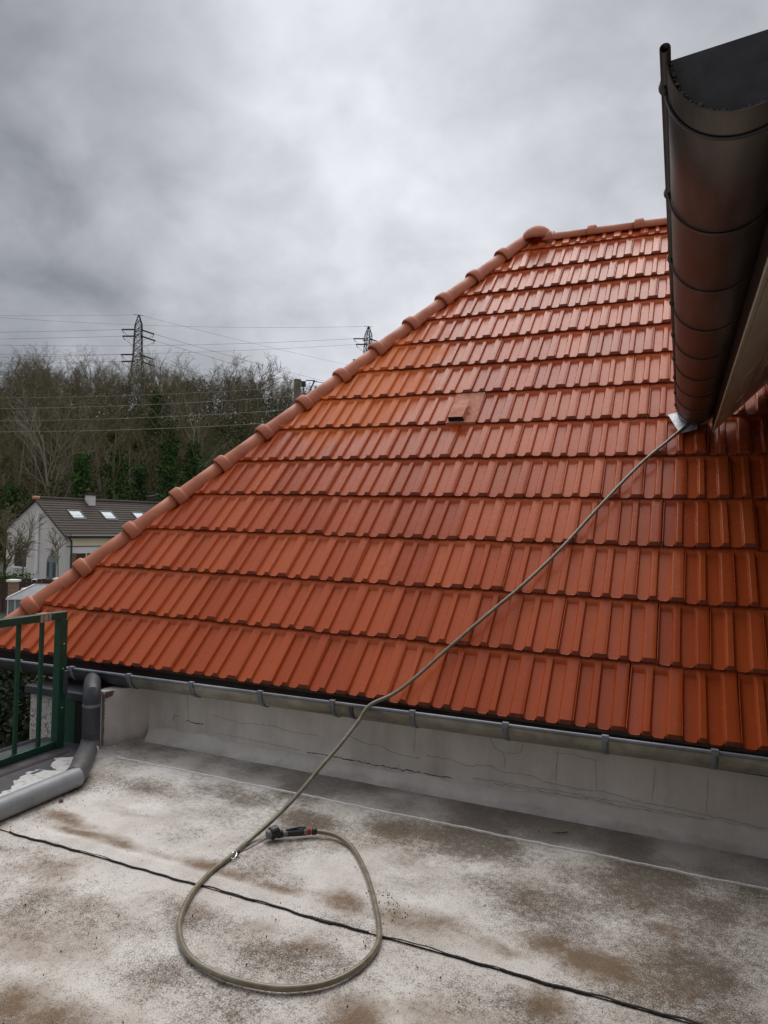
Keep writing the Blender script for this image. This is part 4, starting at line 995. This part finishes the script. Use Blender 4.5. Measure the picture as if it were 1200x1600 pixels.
# roof in courses
def course_roof(g0, z0, g1, z1, name):
    b = MB(); n = 15
    for i in range(n):
        t0, t1 = i / n, (i + 1) / n
        ga, gb = g0 + (g1 - g0) * t0, g0 + (g1 - g0) * t1; za, zb = z0 + (z1 - z0) * t0, z0 + (z1 - z0) * t1
        b.add([HP(ga, -.22, za + .07), HP(ga, LEN, za + .07), HP(gb, LEN, zb + .025), HP(gb, -.22, zb + .025)], [(0, 1, 2, 3)])
        b.add([HP(ga, -.22, za + .07), HP(ga, LEN, za + .07), HP(ga, LEN, za + .0), HP(ga, -.22, za + .0)], [(0, 1, 2, 3)])
    b.prism([HP(g0, -.2, z0 + .02), HP(g1, -.2, z1 + .02), HP(g1, -.2, z1 - .1), HP(g0, -.2, z0 - .1)], ld * (LEN + .2))
    b.build(name, M_HROOF, house)
sl_f = (ZRG - ZE) / GA
course_roof(-.28, ZE - .28 * sl_f * .3, GA, ZRG, 'front_roof_slope'); course_roof(GW + .15, ZL - .08, GA, ZRG, 'rear_roof_slope')
b = MB(); b.tube([HP(GA, -.22, ZRG + .06), HP(GA, LEN, ZRG + .06)], .11, 8); b.build('ridge', M_HROOF, house)
b = MB(); b.tube([HP(GA, -.3, ZRG + .06), HP(GA, .15, ZRG + .06)], .115, 8); b.build('ridge_end_tile', M_VENT, house)
b = MB(); b.tube([HP(-.36, -.2, ZE - .06), HP(-.36, LEN, ZE - .06)], .07, 8); b.build('gutter', M_ZINC_DARK, house)
b = MB(); b.tube([HP(-.30, .02, ZE - .06), HP(-.12, .35, ZE - .4), HP(-.1, .38, ZE - .6), HP(-.1, .38, -3.4)], .055, 8); b.build('downpipe', M_GREEN, house)
M_GLASSBLUE = simple('skylight_glass', (.14, .24, .28), (.24, .34, .38), .8, .12, bmp=0, spec=.8)
for l0 in (1.35, 3.72, 6.25):
    s0, s1 = .40, .66
    def rp(s, l, d=0): return HP(GA * s - d * .58, l, ZE + (ZRG - ZE) * s + .05 + d * .81)
    b = MB()
    fr = b
    for (sa, sb, la_, lb_) in ((s0, s0 + .02, l0, l0 + .95), (s1 - .02, s1, l0, l0 + .95), (s0, s1, l0, l0 + .06), (s0, s1, l0 + .89, l0 + .95)):
        p_ = rp(sa, la_); b.obox(p_, rp(sb, la_) - p_, rp(sa, lb_) - p_, rp(sa, la_, .10) - p_)
    f_ = b.build('skylight', M_ZINC_DARK, house)
    c = MB(); p_ = rp(s0 + .02, l0 + .06, .04); c.obox(p_, rp(s1 - .02, l0 + .06, .04) - p_, rp(s0 + .02, l0 + .89, .04) - p_, rp(s0 + .02, l0 + .06, .065) - p_); c.build('pane', M_GLASSBLUE, f_)
b = MB(); p_ = HP(GA - .55, 3.35, ZRG - .75); b.obox(p_, gd * .45, ld * .5, (0, 0, 1.15)); ch = b.build('chimney', M_HWHITE, house)
b = MB(); b.obox(HP(GA - .62, 3.28, ZRG + .40), gd * .59, ld * .64, (0, 0, .06)); b.obox(HP(GA - .5, 3.42, ZRG + .46), gd * .3, ld * .35, (0, 0, .14)); b.build('chimney_cap', M_HROOF, ch)
b = MB(); b.tube([HP(2.9, -.12, .95), HP(2.9, -.12, -3.0)], .11, 10); b.build('vent_pipe', simple('white_plastic', (.86, .86, .86), (.9, .9, .9), 3, .5), house)
M_DKWIN = simple('dark_wood', (.03, .02, .015), (.055, .04, .028), 6, .5)
def gable_open(g0, g1, z0, z1, name, m, arch=False):
    P = [HP(g0, -.03, z0), HP(g1, -.03, z0), HP(g1, -.03, z1)]
    if arch:
        gm = (g0 + g1) / 2; rr = (g1 - g0) / 2
        P += [HP(gm + rr * math.cos(a), -.03, z1 + rr * math.sin(a)) for a in np.linspace(0, math.pi, 9)[1:]]
    else: P += [HP(g0, -.03, z1)]
    b = MB(); b.prism(P, ld * .04); return b.build(name, m, house)
w_ = gable_open(4.30, 5.65, -2.72, -1.57, 'window', M_DKWIN)
b = MB(); b.obox(HP(4.2, -.12, -2.84), gd * 1.55, ld * .12, (0, 0, .1)); b.build('sill', M_HLOW, w_)
b = MB(); b.obox(HP(4.95, -.05, -2.70), gd * .06, ld * .02, (0, 0, 1.1)); b.build('glazing_bar', M_HROOF, w_)
d_ = gable_open(.85, 1.9, -3.4, -2.25, 'arched_door', simple('pale_green_door', (.16, .20, .18), (.24, .28, .25), 3, .5), True)
for k in range(3):
    b = MB(); b.obox(HP(.95 + k * .33, -.05, -3.2), gd * .22, ld * .02, (0, 0, .95)); b.build('pane', M_GLASSBLUE if k == 1 else M_COPING, d_)
def front_open(l0, l1, z0, z1, name, m, d=-.03, th=.04):
    b = MB(); b.obox(HP(d, l0, z0), gd * th, ld * (l1 - l0), (0, 0, z1 - z0)); return b.build(name, m, house)
w_ = front_open(.75, 2.15, -2.75, -1.62, 'window', M_DKWIN)
b = MB(); b.obox(HP(-.05, 1.42, -2.75), gd * .02, ld * .07, (0, 0, 1.13)); b.build('glazing_bar', M_HCREAM, w_)
M_SHUT = simple('brown_shutter', (.20, .10, .04), (.28, .15, .07), 6, .6)
front_open(.42, .74, -2.80, -1.60, 'shutter', M_SHUT, -.06); front_open(2.16, 2.50, -2.80, -1.60, 'shutter', M_SHUT, -.06)
w_ = front_open(3.3, 4.4, -2.75, -1.62, 'window', M_DKWIN); front_open(2.95, 3.28, -2.80, -1.60, 'shutter', M_SHUT, -.06)
ant = thing('roof_antenna', 'thin rooftop aerial at the right end of the brown roof', 'antenna', HP(GA, 9.2, ZRG))
b = MB(); b.tube([HP(GA, 9.2, ZRG - .1), HP(GA, 9.2, ZRG + 1.3)], .025, 6); b.build('mast', M_ZINC_DARK, ant)
b = MB(); b.tube([HP(GA + .0, 8.5, ZRG + .55), HP(GA, 9.5, ZRG + .75)], .02, 5)
for k in range(5): q = HP(GA, 8.55 + k * .22, ZRG + .56 + k * .045); b.tube([q - gd * .3, q + gd * .3], .015, 5)
b.build('aerial', M_ZINC_DARK, ant)

# garden trees against the gable
tree_thing('bare_shrub_tree', 'small bare fan shaped tree in front of the white gable', site(lat(38, 41), 41, -3.45), 71, 3.4, M_BARK, M_BARK, (7, 5, 4), .5, .12, .045, 'small bare garden trees')
tree_thing('bare_shrub_tree', 'dark bare garden tree at the left edge of the picture', site(lat(8, 38), 38, -3.45), 72, 3.2, M_DKWIN, M_TWIG, (9, 7, 5, 3), .7, .15, .10, 'small bare garden trees')
tree_thing('bare_shrub_tree', 'small round bare tree beside the arched door', site(lat(93, 42), 42, -3.45), 73, 2.5, M_BARK, M_TWIG, (7, 6, 4), .8, .45, .045, 'small bare garden trees')
def bush(px, dep, r0, h, seed, label, m=M_IVY):
    r_ = np.random.default_rng(seed); n = 900; c = r_.normal(0, 1, (n, 3)); c /= np.linalg.norm(c, axis=1, keepdims=True); c *= r_.random((n, 1)) ** .4
    C = np.array(site(lat(px, dep), dep, -3.45 + h * .5)) + c * np.array([r0, r0, h * .5]); V_, F_ = leaves(C, .05, .07, r_)
    t = tag(link('garden_bush', fast_mesh('garden_bush', V_, F_, m)), label, 'bush')
bush(30, 37, .9, 1.35, 81, 'green garden bush behind the brown fence'); bush(3, 36, .8, 1.3, 82, 'dark bush at the left edge behind the fence')
bush(5, 20, .6, 1.3, 83, 'dark shrub left of the small glasshouse', M_OLIVE); bush(20, 17, .7, 1.0, 84, 'scrubby shrub in front of the small glasshouse', M_OLIVE)
b = MB(); q = site(lat(57, 36), 36, -3.45); b.ball(q + Vector((0, 0, .55)), .5, nu=12, nv=8, sc=(1, 1, .9)); b.obox(q + Vector((-.5, -.2, 0)), (.9, .2, 0), (-.1, .5, 0), (0, 0, .6)); tag(b.build('garden_cover', simple('pale_blue_sheet', (.30, .34, .40), (.42, .46, .52), 2, .5), None, True), 'pale blue covered heap between the fence and the gable', 'cover')

# boundary fence with brick pillars
f0, f1 = site(lat(-60, 30), 30, -3.45), site(lat(230, 33), 33, -3.45)
fence = thing('garden_fence', 'dark brown board fence in front of the white house garden', 'fence', f0)
fd = (f1 - f0); fl = fd.length; fd.normalize(); fn = Vector((-fd.y, fd.x, 0)); M_FENCE = simple('brown_fence_board', (.045, .022, .014), (.075, .038, .024), 6, .8)
k = 0; s = 0
while s < fl:
    b = MB(); b.obox(f0 + fd * s, fd * .19, fn * .03, (0, 0, 1.42 + .02 * math.sin(k * 2.1))); b.build('board', M_FENCE, fence); s += .2; k += 1
b = MB(); b.obox(f0 + fn * .03 + Vector((0, 0, 1.2)), fd * fl, fn * .04, (0, 0, .07)); b.build('fence_rail', M_FENCE, fence)
M_BRICK = simple('tan_brick', (.22, .13, .08), (.36, .23, .15), 5, .9)
def pillar(px, dep, top_py, w, label, cap=M_HLOW, body=M_BRICK):
    p = site(lat(px, dep), dep, -3.45); zt = at(px, top_py, dep).z; t = thing('gate_pillar', label, 'pillar', p)
    n = int((zt + 3.45) / .16); shaft = MB()
    for i in range(n):
        o_ = (i % 2) * .01; q = p - FR * (w / 2 - .002 * (i % 2)) - FF * (w / 2)
        c = MB(); c.obox(q + Vector((0, 0, i * .16)), FR * w * .58, FF * w, (0, 0, .15)); c.build('brick', body, t)
        c = MB(); c.obox(q + FR * (w * .61) + Vector((0, 0, i * .16)), FR * w * .37, FF * w, (0, 0, .15)); c.build('brick', body, t)
        shaft.obox(q + FR * .01 + FF * .01 + Vector((0, 0, i * .16 + .001)), FR * (w - .03), FF * (w - .02), (0, 0, .158))
    shaft.build('mortar_core', M_MORTAR, t)
    c = MB(); c.obox(p - FR * (w / 2 + .05) - FF * (w / 2 + .05) + Vector((0, 0, n * .16)), FR * (w + .1), FF * (w + .1), (0, 0, .08)); c.build('cap', cap, t)
pillar(25, 28, 905, .30, 'taller brick gate pillar with white cap at the left')
pillar(97, 31, 902, .34, 'brick gate pillar mostly hidden behind the clay hip caps')
pillar(50, 25, 916, .30, 'short white gate pillar behind the small glasshouse', M_HLOW, M_HLOW)

# little glasshouse with a dark panel roof
gh = thing('glasshouse', 'small glasshouse with white frame and dark flat panel roof', 'glasshouse', site(lat(35, 21), 21, -3.45))
M_WFRAME = simple('white_frame', (.68, .68, .66), (.76, .76, .74), 4, .5)
q0 = at(12, 936, 20.6); ew = FR * .78 + FF * .15; ed = FR * .32 + FF * .95; rz = Vector((0, 0, .32))
b = MB(); b.obox(q0 + rz * 0, ew, ed + rz, (0, 0, .03)); b.build('roof_panel', simple('solar_panel', (.05, .06, .08), (.09, .10, .125), 2, .3, .2), gh)
b = MB(); b.obox(q0 + Vector((0, 0, .03)) - ew * .03, ew * .04, ed + rz, (0, 0, .03)); b.obox(q0 + Vector((0, 0, .03)) + ew, ew * .22, ed + rz, (0, 0, .02)); b.obox(q0 + Vector((0, 0, -.02)) - ew * .04 - ed * .03, ew * 1.08, ed * .03, (0, 0, .05)); b.obox(q0 + rz + ed, ew, ed * .04, (0, 0, .05)); b.build('roof_frame', M_WFRAME, gh)
for k in range(4):
    b = MB(); b.obox(q0 + ew * (k * .25) + ed * .02 + Vector((0, 0, -1.5)), ew * .235, ed * .01, (0, 0, 1.47)); b.build('pane', simple('dull_glass', (.16, .20, .19), (.24, .28, .27), 3, .15) if k == 0 else bpy.data.materials['dull_glass'], gh)
    b = MB(); b.obox(q0 + ew * (k * .25 - .012) + ed * .0 + Vector((0, 0, -1.5)), ew * .024, ed * .03, (0, 0, 1.48)); b.build('glazing_bar', M_WFRAME, gh)
b = MB(); b.obox(q0 + ew + ed * .03 + Vector((0, 0, -1.5)), ew * .01, ed * .95, (0, 0, 1.49)); b.build('side_pane', bpy.data.materials['dull_glass'], gh)

# ------------------------------------------------------------------ pylons
M_STEEL = simple('pylon_steel', (.035, .038, .045), (.06, .063, .07), .5, .6, .3)
def pylon(px, top_py, dep, label, name='pylon', flip=1):
    top = at(px, top_py, dep); gz_ = ground_z(lat(px, dep), dep) - .5; H = top.z - gz_; base = Vector((top.x, top.y, gz_))
    t = thing('electricity_pylon', label, 'pylon', base, 'lattice pylons behind the wood')
    def hw(z):   # half width by height under the top
        d = H - z
        if d < 2.4: return .12 + .62 * d / 2.4
        if d < 10: return .74 + (d - 2.4) * .03
        return .97 + (d - 10) * .105
    ez = [H - d for d in (0, 1.2, 2.4, 3.9, 5.4, 6.9, 8.4, 10, 12, 14.3, 17, 20, 23.5, 27.5)] ; ez = [z for z in ez if z > 0] + [0]
    leg, brace = MB(), MB(); c4 = ((1, 1), (-1, 1), (-1, -1), (1, -1))
    ang = .5; ux = FR * math.cos(ang) + FF * math.sin(ang); uy = FF * math.cos(ang) - FR * math.sin(ang)
    def pt(z, k): w = hw(z); return base + ux * c4[k % 4][0] * w + uy * c4[k % 4][1] * w + Vector((0, 0, z))
    for za, zb in zip(ez[:-1], ez[1:]):
        for k in range(4):
            leg.tube([pt(za, k), pt(zb, k)], .10, 4, cap=False)
            brace.tube([pt(za, k), pt(zb, k + 1)], .06, 3, cap=False); brace.tube([pt(za, k + 1), pt(zb, k)], .06, 3, cap=False); brace.tube([pt(zb, k), pt(zb, k + 1)], .05, 3, cap=False)
            m1 = (za + zb) / 2
            if H - za > 2 and H - zb < 10.5: brace.tube([pt(m1, k), pt(zb, k + 1)], .05, 3, cap=False)
    leg.build('leg_frame', M_STEEL, t); brace.build('lattice', M_STEEL, t)
    ends = []
    for d in (3.2, 5.1, 9.0, 10.9):
        z = H - d; c = MB()
        dirs = (uy if d in (3.2, 9.0) else -uy)
        tip = base + dirs * 3.4 + Vector((0, 0, z))
        for k in (0, 1, 2, 3): c.tube([pt(z + (.5 if k % 2 else -.3), k), tip], .06, 4, cap=False)
        c.build('cross_arm', M_STEEL, t)
        for sgn, drop, ln in ((-1, .0, 3.0), (1, -.85, 3.1)):
            a0 = tip + FR * sgn * .7 - dirs * 2.6; a1 = a0 + FR * sgn * ln + Vector((0, 0, drop - .1)); c = MB(); c.tube([a0, a1], .19, 6)
            c.tube([a1, a1 + FR * -sgn * .5 + Vector((0, 0, -.9))], .06, 4); c.build('insulator_string', M_STEEL, t); ends.append((a1, sgn))
        c = MB(); jl = [e for e in ends[-2:]]
        A1, B1 = jl[0][0], jl[1][0]; c.tube([A1.lerp(B1, s_) + Vector((0, 0, -2.0 * (1 - (2 * s_ - 1) ** 2))) for s_ in np.linspace(.05, .95, 9)], .035, 4); c.build('jumper_wire', M_STEEL, t)
    c = MB(); c.tube([top - FR * 1.1 + Vector((0, 0, .1)), top + FR * 1.0 - Vector((0, 0, .15))], .06, 4); c.build('earth_wire_arm', M_STEEL, t)
    return t, top, ends
p1, top1, ends1 = pylon(217, 492, 160, 'lattice pylon rising above the bare trees at the left')
p2, top2, ends2 = pylon(576, 510, 190, 'farther lattice pylon just showing above the tiled hip')
M_WIRE = simple('grey_wire', (.09, .09, .10), (.14, .14, .15), .3, .6, .3)
def wire(p, q, sag, r, label, group='high voltage lines', m=M_WIRE, name='power_line'):
    b = MB(); p, q = Vector(p), Vector(q); b.tube([p.lerp(q, s_) - Vector((0, 0, sag * 4 * s_ * (1 - s_))) for s_ in np.linspace(0, 1, 22)], r, 4)
    tag(b.build(name, m), label, 'wire', group)
far = [(-500, 500), (-520, 512), (-560, 548), (-560, 556)]
names = ['highest', 'second', 'third', 'lowest']
i = 0
for (e, sg) in ends1:
    if sg < 0: wire(e, at(-700, (512, 523, 551, 561)[i] - 8, 170), 1.5, .030, f'{names[i]} conductor running left from the left pylon'); i += 1
i = 0
for (e, sg) in ends1:
    if sg > 0: wire(e, at((700, 720, 700, 690)[i], (640, 660, 690, 700)[i], 260), 1.0, .034, f'{names[i]} conductor sloping right from the left pylon'); i += 1
wire(top1, at(-700, 468, 170), 1.5, .022, 'thin earth wire leaving the left pylon top to the left')
wire(top1, at(700, 600, 260), 1.0, .026, 'thin earth wire leaving the left pylon top to the right')
wire(top2, at(-700, 400, 200), 6.5, .028, 'thin earth wire running left from the far pylon top')
l2 = [e for e, sg in ends2 if sg < 0]
wire(l2[0], at(-700, 490, 200), 5.0, .034, 'upper conductor of the far pylon crossing behind the left pylon')
wire(l2[1], at(-700, 512, 200), 5.0, .028, 'second conductor of the far pylon crossing behind the left pylon')
# wooden/concrete utility pole behind the hip
up = at(465, 593, 25); pole = thing('utility_pole', 'weathered wooden utility pole showing above the clay hip caps', 'pole', (up.x, up.y, -3.45))
b = MB(); b.tube([(up.x, up.y, -3.45), (up.x, up.y, up.z - .12), (up.x, up.y, up.z - .05), (up.x, up.y, up.z)], [.19, .122, .132, .128], 14); b.build('shaft', simple('mossy_wood', (.12, .11, .075), (.24, .21, .15), 5, .9), pole, True)
b = MB(); b.obox(up + FR * .13 + Vector((0, 0, -.25)), FR * .16, FF * .1, (0, 0, .2)); b.tube([up + FR * .2 - Vector((0, 0, .1)), up + FR * .24 - Vector((0, 0, .45)), up + FR * .4 - Vector((0, 0, .75))], .022, 5); b.tube([up + FR * .3 - Vector((0, 0, .02)), up + FR * .62 + Vector((0, 0, -.02))], .02, 5)
b.tube([up + FR * .62 - Vector((0, 0, .02)), up + FR * .36 - Vector((0, 0, .55))], [.03, .012], 6); b.build('fittings', M_STEEL, pole)
M_PALEWIRE = simple('pale_wire', (.20, .195, .17), (.27, .26, .23), .5, .5, .2)
for k, (ya, yb, wd) in enumerate(((622, 608, .0055), (639, 622, .007), (658, 643, .007), (675, 662, .008))):
    wire(at(-60, ya, 24), at(520, yb - 8, 27), .14, wd, f'{("topmost", "second", "third", "lowest")[k]} pale service wire crossing in front of the wood', 'service wires to the pole', M_PALEWIRE, 'service_wire')
wire(up + FR * .55 + Vector((0, 0, -.05)), at(700, 612, 30), .1, .012, 'dark service wire leaving the pole to the right', 'service wires to the pole', M_WIRE, 'service_wire')
